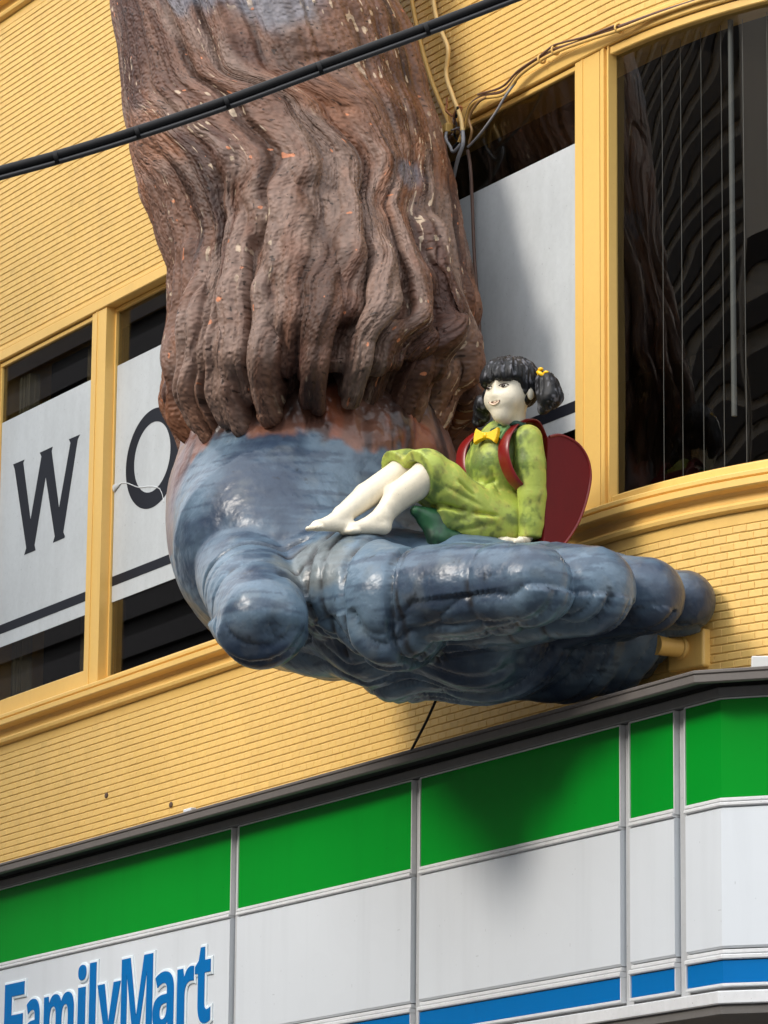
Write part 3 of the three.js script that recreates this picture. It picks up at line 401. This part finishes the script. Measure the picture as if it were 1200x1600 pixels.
// ------------------------------------------------------------------ the girl sitting on the fingers
const girl = thing('girl_statue', 'painted statue of a black haired girl in a green dress sitting on the giant fingers', 'statue');
{
  const skinC = [.80, .72, .56], HC = [1.933, 5.655, .55], Fw = [.38, 0, .925], Lf = [.925, 0, -.38];
  const loc = (x, y, z) => { const a = x - HC[0], c = z - HC[2]; return [a * Lf[0] + c * Lf[2], y - HC[1], a * Fw[0] + c * Fw[2]]; };
  const out = (a, b, c) => [HC[0] + a * Lf[0] + c * Fw[0], HC[1] + b, HC[2] + a * Lf[2] + c * Fw[2]];
  const headSdf = (x, y, z) => {
    const [a, b, c] = loc(x, y, z), m = Math.abs(a);
    let d = ball(a, b, c, [0, .027, -.014], .085, .095, .106); d = smin(d, ball(a, b, c, [0, -.05, .026], .056, .080, .071), .05); d = smin(d, ball(m, b, c, [.036, -.05, .056], .034, .034, .035), .04); d = smin(d, ball(a, b, c, [0, -.116, .055], .022, .02, .023), .045);
    d = smax(d, -ball(m, b, c, [.035, -.005, .112], .02, .014, .02), .02); d = smin(d, cone(a, b, c, [0, -.004, .088, .007], [0, -.040, .0955, .0105]), .018); d = smin(d, ball(m, b, c, [.011, -.043, .0905], .009, .008, .01), .008);
    d = smin(d, ball(a, b, c, [0, -.073, .088], .024, .012, .012), .014); d = smax(d, -cone(m, b, c, [0, -.0715, .104, .0035], [.030, -.064, .088, .003]), .006); d = smin(d, ball(m, b, c, [.089, -.02, -.012], .011, .030, .019), .01);
    d = smin(d, cone(a, b, c, [0, -.07, -.015, .046], [-.004, -.2, -.045, .048]), .03); return d;
  };
  const head = nets(headSdf, [1.78, 5.42, .38], [2.09, 5.79, .72], .0034);
  // legs and the hand on the fingers
  const legs = chains([[[1.82, 5.15, .52, .07], [1.84, 5.19, .70, .06], [1.85, 5.286, .87, .066]], [[1.85, 5.286, .87, .065], [1.797, 5.209, .965, .056], [1.785, 5.13, 1.025, .038]], [[1.785, 5.13, 1.025, .038], [1.790, 5.083, 1.03, .031], [1.772, 5.063, 1.15, .021]], [[1.785, 5.12, 1.03, .04], [1.775, 5.08, 1.1, .027], [1.772, 5.06, 1.16, .020]], [[1.70, 5.16, .55, .065], [1.72, 5.22, .70, .055], [1.715, 5.327, .9, .060]], [[1.715, 5.327, .9, .059], [1.710, 5.214, 1.06, .050], [1.736, 5.12, 1.178, .037]], [[1.736, 5.12, 1.178, .037], [1.745, 5.08, 1.165, .029], [1.762, 5.058, 1.30, .019]], [[1.736, 5.11, 1.185, .036], [1.75, 5.075, 1.25, .025], [1.762, 5.057, 1.31, .018]]]);
  const toes = chains([0, 1, 2, 3, 4].flatMap(i => [[[1.772 + .0125 * (i - 2), 5.052, 1.16 - .004 * i, .0095], [1.768 + .0125 * (i - 2), 5.048, 1.188 - .006 * Math.abs(i - 1), .009]], [[1.762 + .012 * (i - 2), 5.05, 1.31 - .004 * i, .009], [1.758 + .012 * (i - 2), 5.046, 1.335 - .006 * Math.abs(i - 1), .0088]]]));
  const legG = nets((x, y, z) => smin(legs(x, y, z, .01), toes(x, y, z, .006), .012), [1.6, 4.98, .44], [1.95, 5.42, 1.37], .0048);
  const fing = [[.0, 0], [.019, .012], [.036, .012], [.052, 0]].map(([o, l]) => [[1.955 - o * .7, 5.052, .505 + o * .2, .0125], [1.935 - o, 5.056, .565 + l, .0115], [1.925 - o, 5.046, .6 + l, .010]]);
  const hand = chains([[[1.945, 5.095, .47, .026], [1.937, 5.062, .49, .026]], [[1.92, 5.054, .48, .02], [1.945, 5.054, .50, .019]], ...fing, [[1.96, 5.06, .49, .014], [1.985, 5.05, .53, .012], [1.985, 5.043, .555, .010]]]);
  const handG = nets((x, y, z) => hand(x, y, z, .012), [1.84, 5.0, .4], [2.03, 5.16, .68], .0035);
  const hl = chains([[[1.62, 5.09, .40, .026], [1.62, 5.06, .43, .024]], ...[0, 1, 2, 3].map(i => [[1.605 + .015 * i, 5.05, .44, .012], [1.6 + .017 * i, 5.042, .50, .010]]), [[1.64, 5.05, .43, .013], [1.665, 5.042, .46, .011]]]);
  const hand2 = nets((x, y, z) => hl(x, y, z, .012), [1.55, 4.99, .35], [1.72, 5.14, .56], .005);
  mesh('body', boxUV(mergeGeometries([head, legG, handG, hand2])), std(skinC, { map: rep(grime, 2.2), roughness: .42, bumpMap: rep(roughBump, 3), bumpScale: .0008 }), girl);
  const face = (a, b, o = 0) => { let c = .15; for (let i = 0; i < 60; i++) { const d = headSdf(...out(a, b, c)); if (d < .0004) break; c -= d * .8; } return out(a, b, c + o); };
  // face
  const eyeD = std(lin(38, 24, 20), { roughness: .25 }), white = std([.74, .70, .62], { roughness: .3 }), lip = std(lin(226, 198, 170), { roughness: .4 }), hairM = new THREE.MeshPhysicalMaterial({ vertexColors: true, roughness: .55, specularIntensity: .7 });
  for (const m of [-1, 1]) {
    const e = mesh('eye', new THREE.SphereGeometry(1, 20, 14).scale(.0155, .0060, .006).rotateY(m * .28), white, girl); e.position.set(...out(m * .035, -.0065, .0885)); e.rotation.y = Math.atan2(Fw[0], Fw[2]);
    mesh('iris', new THREE.SphereGeometry(1, 16, 12).scale(.0105, .0060, .004).translate(-.001, 0, .0042), eyeD, e);
    const lid = [-1, -.5, 0, .5, 1].map(t => face(m * .035 + t * .0185, -.0045 + .0072 * (1 - t * t), .002)); mesh('eyelid', tube(lid, .0016, 16, 6), eyeD, girl);
    const brow = [-1, -.3, .4, 1].map(t => face(m * .036 + t * .02, .0135 + .003 * (1 - t * t), .0005)); mesh('eyebrow', tube(brow, .0014, 14, 6), std(lin(110, 84, 70)), girl);
  }
  mesh('lip', tube([-1, -.5, 0, .5, 1].map(t => face(t * .026, -.068 + .005 * t * t - .0015 * (1 - t * t), -.0004)), .0030, 20, 8), lip, girl); mesh('lip', tube([-1, -.5, 0, .5, 1].map(t => face(t * .023, -.0785 + .0095 * t * t, -.0006)), .0044, 20, 8), lip, girl);
  mesh('mouth', tube([-1, -.5, 0, .5, 1].map(t => face(t * .027, -.0735 + .0075 * t * t, -.0004)), .0027, 20, 6), std(lin(96, 56, 46)), girl);
  // hair: cap with a fringe, two bunches
  const hairSdf = (x, y, z) => { const [a, b, c] = loc(x, y, z); let d = ball(a, b, c, [0, .032, -.016], .106, .104, .12); d = smin(d, ball(a, b, c, [0, .045, .062], .074, .052, .05), .04); const m = Math.abs(a); const low = c > .0 ? mix(-.035, .018, ss(.0, .06, c)) + .004 * Math.sin(a * 90) : -.075; d = smax(d, low - b, .012); return smax(d, -ball(a, b, c, [0, -.03, .045], .075, .055, .09), .01); };
  const strand = (x, y, z) => { const [a, b, c] = loc(x, y, z), t = Math.atan2(a, c + .02), r = Math.hypot(a, c + .02); return .0055 * ridge(t * 7 + 1.2 * n3(b * 18, t * 3, 2), b * 9 + r * 10, 3) + .003 * ridge(t * 17, b * 22 + r * 20, 8); };
  const hairPaint = g => paint(g, (x, y, z) => { const e = fb3(x * 85, y * 40, z * 85, 2), k = ss(.1, .3, e); return mix3(lin(18, 18, 21), lin(104, 104, 110), .8 * k); });
  mesh('hair', hairPaint(displace(nets(hairSdf, [1.76, 5.55, .36], [2.1, 5.83, .74], .0042), strand)), hairM, girl);
  const bunch = (pts, lo, hi) => { const c = chains([pts]); return mesh('hair_bunch', hairPaint(displace(nets((x, y, z) => c(x, y, z, .03), lo, hi, .0045), (x, y, z) => .007 * ridge(x * 26 + y * 8, y * 6, z * 30) + .004 * ridge(x * 60, y * 14, z * 60))), hairM, girl); };
  bunch([[2.04, 5.69, .47, .018], [2.062, 5.665, .46, .032], [2.075, 5.615, .455, .037], [2.05, 5.565, .47, .016]], [1.97, 5.5, .36], [2.17, 5.75, .56]);
  bunch([[1.80, 5.67, .56, .018], [1.735, 5.64, .55, .024], [1.70, 5.60, .54, .022], [1.675, 5.575, .54, .010]], [1.62, 5.52, .46], [1.84, 5.75, .64]);
  const yb = std(lin(240, 190, 14), { roughness: .35 });
  for (const p of [[2.05, 5.70, .475]]) { const s = mesh('hair_tie', new THREE.TorusGeometry(.02, .008, 8, 14).rotateX(1.2).rotateZ(-.5), yb, girl); s.position.set(...p); for (let i = 0; i < 4; i++) mesh('ruffle', new THREE.SphereGeometry(1, 10, 8).scale(.013, .008, .011), yb, s).position.set(.026 * Math.cos(i * 1.6), .018 * Math.sin(i * 1.6) + .004, .008 * (i % 2)); }
  // dress
  const g1 = lin(168, 182, 80), g2 = lin(44, 84, 36), g3 = lin(200, 196, 92), g4 = lin(24, 66, 44);
  const clothPaint = (g, more = 0) => paint(g, (x, y, z) => { const a = fb3(x * 9, y * 9, z * 9, 3), e = fb3(x * 34, y * 30, z * 34, 3), f = fb3(x * 85, y * 70, z * 85, 2); let c = mix3(g1, g3, .9 * ss(-.1, .35, e + .5 * f)); c = mix3(c, g2, .75 * ss(-.2 - more, .32 - more, .9 * a + .6 * e + .3 * f)); return mix3(c, g4, .25 * ss(.25 - more * .5, .5, f + .5 * a)); });
  const cloth = new THREE.MeshPhysicalMaterial({ vertexColors: true, roughness: .55, bumpMap: rep(roughBump, 4), bumpScale: .0012 });
  const torso = chains([[[1.66, 5.49, .49, .055], [1.82, 5.46, .5, .105], [1.975, 5.445, .5, .045]], [[1.815, 5.44, .51, .100], [1.815, 5.37, .54, .104], [1.795, 5.27, .53, .088], [1.775, 5.18, .51, .112]], [[1.76, 5.40, .54, .09], [1.86, 5.40, .54, .09]], [[1.73, 5.17, .5, .11], [1.83, 5.16, .5, .11]]]);
  const skirtC = chains([[[1.83, 5.15, .52, .108], [1.84, 5.20, .70, .093], [1.85, 5.262, .80, .090], [1.855, 5.302, .88, .085], [1.85, 5.29, .99, .08]], [[1.71, 5.17, .52, .1], [1.72, 5.235, .70, .08], [1.72, 5.30, .80, .078], [1.72, 5.338, .88, .077], [1.715, 5.325, .99, .074]], [[1.80, 5.12, .5, .09], [1.845, 5.115, .66, .078], [1.85, 5.125, .78, .048]], [[1.79, 5.17, .6, .09], [1.79, 5.27, .86, .055]]]);
  const wr = [[.86, 5.178, .725, 5.149, .016], [.725, 5.149, .59, 5.147, .016], [.80, 5.268, .70, 5.208, .011], [.645, 5.258, .58, 5.306, .008], [.94, 5.20, .86, 5.10, .008], [.86, 5.24, .66, 5.17, .006], [.60, 5.12, .80, 5.07, .007], [.62, 5.35, .57, 5.24, .006]];
  const dressG = nets((x, y, z) => { let d = smin(torso(x, y, z, .035), skirtC(x, y, z, .025), .03); d = smax(d, (z - .925) * .93 + (y - 5.3) * -.36 + (x - 1.8) * .1, .008); d = smax(d, -(cone(x, y, z, [1.85, 5.286, .85, .071], [1.80, 5.25, 1.0, .074])), .008); d = smax(d, -(cone(x, y, z, [1.715, 5.327, .87, .065], [1.71, 5.27, 1.0, .068])), .008); return d; }, [1.55, 4.99, .34], [2.1, 5.62, 1.0], .0052);
  displace(dressG, (x, y, z, nx, ny, nz) => { let d = .0022 * fb3(x * 22, y * 14, z * 14, 3); if (nx > -.2) for (const [c, b, r, q, w] of wr) { const pz = r - c, py = q - b, t = cl(((z - c) * pz + (y - b) * py) / (pz * pz + py * py)), k = Math.hypot(z - c - pz * t, y - b - py * t), s = (z - c) * py - (y - b) * pz, e = ss(0, .25, t) * ss(1, .75, t); d -= w * e * Math.exp(-k * k / .00006); if (s < 0) d += w * .9 * e * Math.exp(-(k - .016) * (k - .016) / .0003); } return d; });
  mesh('dress', boxUV(clothPaint(dressG)), cloth, girl);
  const lin1 = chains([[[1.83, 5.15, .91, .022], [1.83, 5.12, .80, .05]], [[1.83, 5.12, .86, .032], [1.845, 5.05, .82, .036], [1.835, 5.06, .72, .05]]]);
  mesh('skirt_lining', paint(displace(nets((x, y, z) => lin1(x, y, z, .03), [1.72, 4.97, .6], [1.95, 5.24, .97], .005), (x, y, z) => .004 * fb3(x * 20, y * 20, z * 20, 3)), (x, y, z) => mix3(lin(36, 84, 52), lin(18, 44, 30), ss(-.2, .3, fb3(x * 25, y * 18, z * 25, 3)))), new THREE.MeshPhysicalMaterial({ vertexColors: true, roughness: .45 }), girl);
  for (const [pts, lo, hi] of [[[[1.985, 5.455, .5, .058], [1.985, 5.36, .49, .062], [1.974, 5.24, .474, .057], [1.958, 5.13, .468, .050], [1.948, 5.08, .468, .047]], [1.86, 5.0, .34], [2.1, 5.56, .62]], [[[1.64, 5.50, .49, .055], [1.61, 5.42, .46, .06], [1.60, 5.25, .41, .055], [1.615, 5.09, .40, .045]], [1.5, 5.0, .3], [1.74, 5.6, .6]]]) {
    const c = chains([pts]); mesh('sleeve', boxUV(clothPaint(displace(nets((x, y, z) => smax(c(x, y, z, .008), 5.072 - y, .006), lo, hi, .0052), (x, y, z) => -.001 + .0016 * fb3(x * 16, y * 20, z * 16, 3)), -.08)), cloth, girl);
  }
  const teal = std(lin(26, 70, 56), { roughness: .5 }), red = std(lin(126, 22, 20), { roughness: .32, map: rep(grime, 2) });
  mesh('collar', [new THREE.TorusGeometry(.058, .013, 10, 28).rotateX(Math.PI / 2 - .25).translate(1.915, 5.508, .515)], teal, girl);
  for (const m of [-1, 1]) { const s = new THREE.Shape([[0, .02], [.062, .012], [.05, -.045], [.004, -.012]].map(p => new THREE.Vector2(m * p[0], p[1]))); const f = mesh('collar_flap', new THREE.ExtrudeGeometry(s, { depth: .008, bevelEnabled: true, bevelSize: .003, bevelThickness: .003, bevelSegments: 2 }).rotateX(-.55).rotateY(.2), m < 0 ? teal : std(lin(108, 150, 90)), girl); f.position.set(1.895, 5.49, .585); }
  { const b = new THREE.Group(); b.name = 'bow_tie'; b.position.set(1.893, 5.468, .628); b.rotation.set(-.15, .35, -.05); girl.add(b);
    for (const m of [-1, 1]) { const s = new THREE.Shape(); s.moveTo(0, .007); s.quadraticCurveTo(m * .028, .012, m * .052, .027); s.quadraticCurveTo(m * .058, 0, m * .05, -.026); s.quadraticCurveTo(m * .028, -.01, 0, -.007); s.closePath(); mesh('bow_loop', new THREE.ExtrudeGeometry(s, { depth: .008, bevelEnabled: true, bevelSize: .004, bevelThickness: .007, bevelSegments: 3 }), yb, b); }
    mesh('knot', new THREE.SphereGeometry(1, 14, 10).scale(.013, .014, .014).translate(0, 0, .008), yb, b); }
  // red school satchel and its straps
  const sp = [[.412, 5.47], [.37, 5.483], [.31, 5.472], [.268, 5.448], [.236, 5.403], [.223, 5.340], [.238, 5.255], [.275, 5.155], [.315, 5.09], [.35, 5.045], [.43, 5.05]];
  const bs = new THREE.Shape(); bs.moveTo(-sp[0][0], sp[0][1]); bs.splineThru(sp.slice(1, 9).map(p => new THREE.Vector2(-p[0], p[1]))); bs.lineTo(-sp[9][0], sp[9][1]); bs.lineTo(-sp[10][0], sp[10][1]); bs.closePath();
  const sg = new THREE.ExtrudeGeometry(bs, { depth: .25, bevelEnabled: true, bevelSize: .006, bevelThickness: .012, bevelSegments: 4, curveSegments: 10 }).rotateY(Math.PI / 2).translate(1.735, 0, 0);
  const bag = mesh('satchel', boxUV(sg), std(lin(104, 10, 14), { roughness: .5, specularIntensity: .5, map: rep(grime, 2.4) }), girl);
  mesh('piping', tube(sp.slice(0, 10).map(p => [1.996, p[1] + .004, p[0] - .003]), .006, 60, 8), red, bag);
  const strapG = (pts, w) => { const cv = curve(pts), pos = [], idx = [], n = 30, m = 12; for (let i = 0; i <= n; i++) { const c = cv.getPointAt(i / n), t = cv.getTangentAt(i / n), s = V(1, 0, -.15).addScaledVector(t, -t.x).normalize(), o = s.clone().cross(t); for (let j = 0; j < m; j++) { const a = j / m * 2 * Math.PI; pos.push(...c.clone().addScaledVector(s, w * Math.cos(a)).addScaledVector(o, w * .26 * Math.sin(a)).toArray()); } } for (let i = 0; i < n; i++) for (let j = 0; j < m; j++) { const a = i * m + j, b = i * m + (j + 1) % m; idx.push(a, b, a + m, b, b + m, a + m); } const g = new THREE.BufferGeometry(); g.setAttribute('position', new THREE.Float32BufferAttribute(pos, 3)); g.setIndex(idx); g.computeVertexNormals(); return boxUV(g); };
  red.side = THREE.DoubleSide;
  mesh('strap', strapG([[1.91, 5.47, .38], [1.93, 5.54, .44], [1.945, 5.525, .52], [1.958, 5.475, .575], [1.966, 5.41, .60], [1.972, 5.34, .59], [1.972, 5.28, .55], [1.955, 5.25, .48]], .033), red, girl);
  mesh('strap', strapG([[1.70, 5.50, .38], [1.68, 5.56, .45], [1.67, 5.545, .53], [1.662, 5.49, .59], [1.665, 5.43, .61], [1.68, 5.36, .61], [1.70, 5.28, .57]], .031), red, girl);
}

// ------------------------------------------------------------------ cables
const rub = std([.008, .008, .009], { roughness: .6, specularIntensity: .5 }), gcab = std([.30, .30, .31], { roughness: .5 }), ycab = std([.72, .45, .13], { roughness: .5 }), bcab = std([.13, .07, .05], { roughness: .5 });
{
  const P = [[3.049, 5.521, 3.92], [3.322, 5.643, 3.501], [3.391, 5.679, 3.397], [3.492, 5.729, 3.245], [3.639, 5.811, 3.025], [3.803, 5.909, 2.784], [3.975, 6.021, 2.536], [4.173, 6.148, 2.25], [4.319, 6.246, 2.04], [4.57, 6.419, 1.681], [5.049, 6.755, 1.0]];
  const t = thing('overhead_cable', 'thick black bundled cable crossing in front of the hairy forearm', 'cable');
  mesh('main_cable', tube(P, .0165, 120, 14), rub, t); mesh('second_cable', tube(P.map(p => [p[0], p[1] - .024, p[2]]), .0095, 120, 10), std([.03, .03, .032], { roughness: .3 }), t);
  const cv = curve(P); for (const i of [3, 4, 5, 6, 7]) { const d = V(P[i + 1][0] - P[i - 1][0], P[i + 1][1] - P[i - 1][1], P[i + 1][2] - P[i - 1][2]).normalize(); const g = new THREE.CylinderGeometry(.024, .024, .014, 14).scale(1, 1, 1); g.applyQuaternion(new THREE.Quaternion().setFromUnitVectors(V(0, 1, 0), d)); mesh('cable_tie', g.translate(P[i][0], P[i][1] - .008, P[i][2]), rub, t); }
}
const cable = (label, pts, r, m) => tag(mesh('cable', tube(pts, r, pts.length * 10, 8), m), label, 'cable');
cable('yellow painted conduit running down the tiles close to the forearm', [[.2, 8.3, .03], [.235, 7.937, .03], [.253, 7.872, .03], [.323, 7.673, .03], [.419, 7.468, .03], [.486, 7.355, .03], [.574, 7.22, .03], [.60, 7.18, .04]], .0105, ycab);
cable('pale yellow wavy cable hanging on the tiles right of the conduit', [[.44, 8.3, .05], [.464, 7.862, .05], [.476, 7.799, .05], [.499, 7.719, .05], [.549, 7.63, .05], [.604, 7.532, .05], [.589, 7.429, .05], [.661, 7.306, .06], [.731, 7.185, .06], [.764, 7.117, .07]], .010, std([.80, .55, .22], { roughness: .5 }));
cable('grey cable end curling down beside the forearm in front of the dark glass', [[.764, 7.117, .07], [.782, 7.053, .08], [.74, 6.994, .08], [.67, 6.93, .06], [.632, 6.908, .05]], .009, gcab);
cable('short grey cable loop at the knot of wires', [[.625, 7.178, .06], [.64, 7.12, .08], [.675, 7.073, .08], [.724, 7.033, .09], [.766, 7.058, .08]], .007, gcab);
cable('thin grey cable rising from the knot of wires to the window head', [[.774, 7.046, .05], [.863, 7.073, .05], [1.019, 7.132, .06], [1.096, 7.181, .06], [1.161, 7.226, .05]], .0055, gcab);
{
  const P = [[.70, 7.10, .05], [.735, 7.173, .04], [.793, 7.226, .05], [.872, 7.241, .05], [1.079, 7.215, .05], [1.191, 7.253, .05], [1.357, 7.275, .045], [1.462, 7.281, .045], [1.531, 7.272, .045], [1.72, 7.252, .045], [1.916, 7.243, .03], [2.134, 7.243, -.01], [2.361, 7.24, -.06], [2.6, 7.24, -.12]];
  const t = thing('cable_bundle', 'brown and yellow cables tied together along the head of the windows', 'cables');
  mesh('cable', tube(P, .0075, 120, 8), bcab, t); mesh('cable', tube(P.map((p, i) => [p[0] + .006, p[1] - .013 - .004 * Math.sin(i * 2), p[2] + .004]), .0075, 120, 8), ycab, t); mesh('cable', tube(P.slice(3, 11).map((p, i) => [p[0], p[1] + .010 + .006 * Math.sin(i * 1.7), p[2] + .01]), .005, 80, 8), bcab, t);
  for (const i of [6, 7, 10]) mesh('clip', new THREE.TorusGeometry(.018, .005, 6, 14).rotateY(Math.PI / 2).translate(P[i][0], P[i][1] - .005, P[i][2]), ycab, t);
}
cable('short brown cable dropping from the bundle to the knot of wires', [[.784, 7.058, .05], [.822, 7.103, .06], [.8, 7.166, .06], [.873, 7.216, .06], [.941, 7.22, .06]], .006, std([.35, .2, .08]));
cable('dark brown cable running straight down the white film beside the forearm', [[.741, 7.045, .03], [.763, 6.962, .03], [.763, 6.798, .02], [.781, 6.568, .02], [.814, 6.335, .02], [.842, 6.106, .02], [.86, 5.9, .02]], .0075, bcab);
{ const t = thing('wire_knot', 'tangle of rusty wire ends and a small yellow box where the cables meet', 'wires', [.66, 7.17, .05]);
  for (let i = 0; i < 9; i++) { const p = []; let a = V((rnd() - .5) * .1, (rnd() - .5) * .12, 0); for (let k = 0; k < 4; k++) { p.push(a.toArray()); a = a.clone().add(V((rnd() - .5) * .07, (rnd() - .5) * .08, (rnd() - .4) * .03)); } mesh('wire', tube(p, .004 + .002 * rnd(), 16, 6), [bcab, rub, std([.4, .16, .06]), gcab][i % 4], t); }
  mesh('box', new RoundedBoxGeometry(.06, .04, .04, 2, .006).translate(-.05, .0, .01), ycab, t); }
cable('thin black stay wire between the hand and the sign coping', [[1.36, 4.60, .5], [1.235, 4.47, .5], [1.11, 4.362, .5]], .0055, rub);
// ------------------------------------------------------------------ buildings across the street, seen only in the glass
{
  const stone = std([.72, .64, .54], { roughness: .8, map: rep(grime, .2) }), dark = std([.04, .034, .032], { roughness: .8, map: rep(grime, .2) }), pale = std([.20, .19, .17], { roughness: .8, map: rep(grime, .2) });
  const rib = (x0, x1, y0, y1, z, pitch) => { const o = []; for (let y = y0; y < y1; y += pitch) o.push(box(x0, x1, y, y + pitch * .55, z - .08, z)); return o; };
  const b1 = thing('office_building', 'tall dark ribbed building across the street mirrored in the left windows', 'building', [0, 0, 0]);
  mesh('wall', boxUV(mergeGeometries([box(-60, -15, 0, 19, 12.2, 20)])), dark, b1); mesh('ribbed_cladding', boxUV(mergeGeometries(rib(-59, -15.3, 3, 18.5, 12.19, .45))), std([.05, .04, .038]), b1).userData.kind = 'stuff';
  const b2 = thing('apartment_building', 'tall grey brown ribbed building across the street mirrored in the curved window', 'building', [0, 0, 0]);
  mesh('wall', boxUV(box(-15, -2.1, 0, 16, 13.2, 20)), stone, b2); mesh('ribbed_cladding', boxUV(mergeGeometries(rib(-14.9, -2.2, 2.5, 15.8, 13.19, .3))), std([.07, .06, .055]), b2).userData.kind = 'stuff';
  const b3 = thing('corner_shop', 'low grey building across the street right of the ribbed one', 'building', [0, 0, 0]);
  mesh('wall', boxUV(box(-2, 16, 0, 10, 13.4, 20)), stone, b3); mesh('parapet', boxUV(box(-2, 16, 10, 10.4, 13.35, 13.6)), dark, b3); mesh('ribbed_cladding', boxUV(mergeGeometries(rib(-1.9, 15.9, 2.5, 9.8, 13.39, .3))), std([.07, .06, .055]), b3).userData.kind = 'stuff';
  const b4 = thing('side_building', 'plain grey building standing beside the street behind the viewer', 'building', [0, 0, 0]);
  mesh('wall', boxUV(box(22, 40, 0, 12, 9, 30)), pale, b4); mesh('parapet', boxUV(box(22, 40, 12, 12.5, 9, 9.3)), dark, b4);
}
renderer.render(scene, camera);
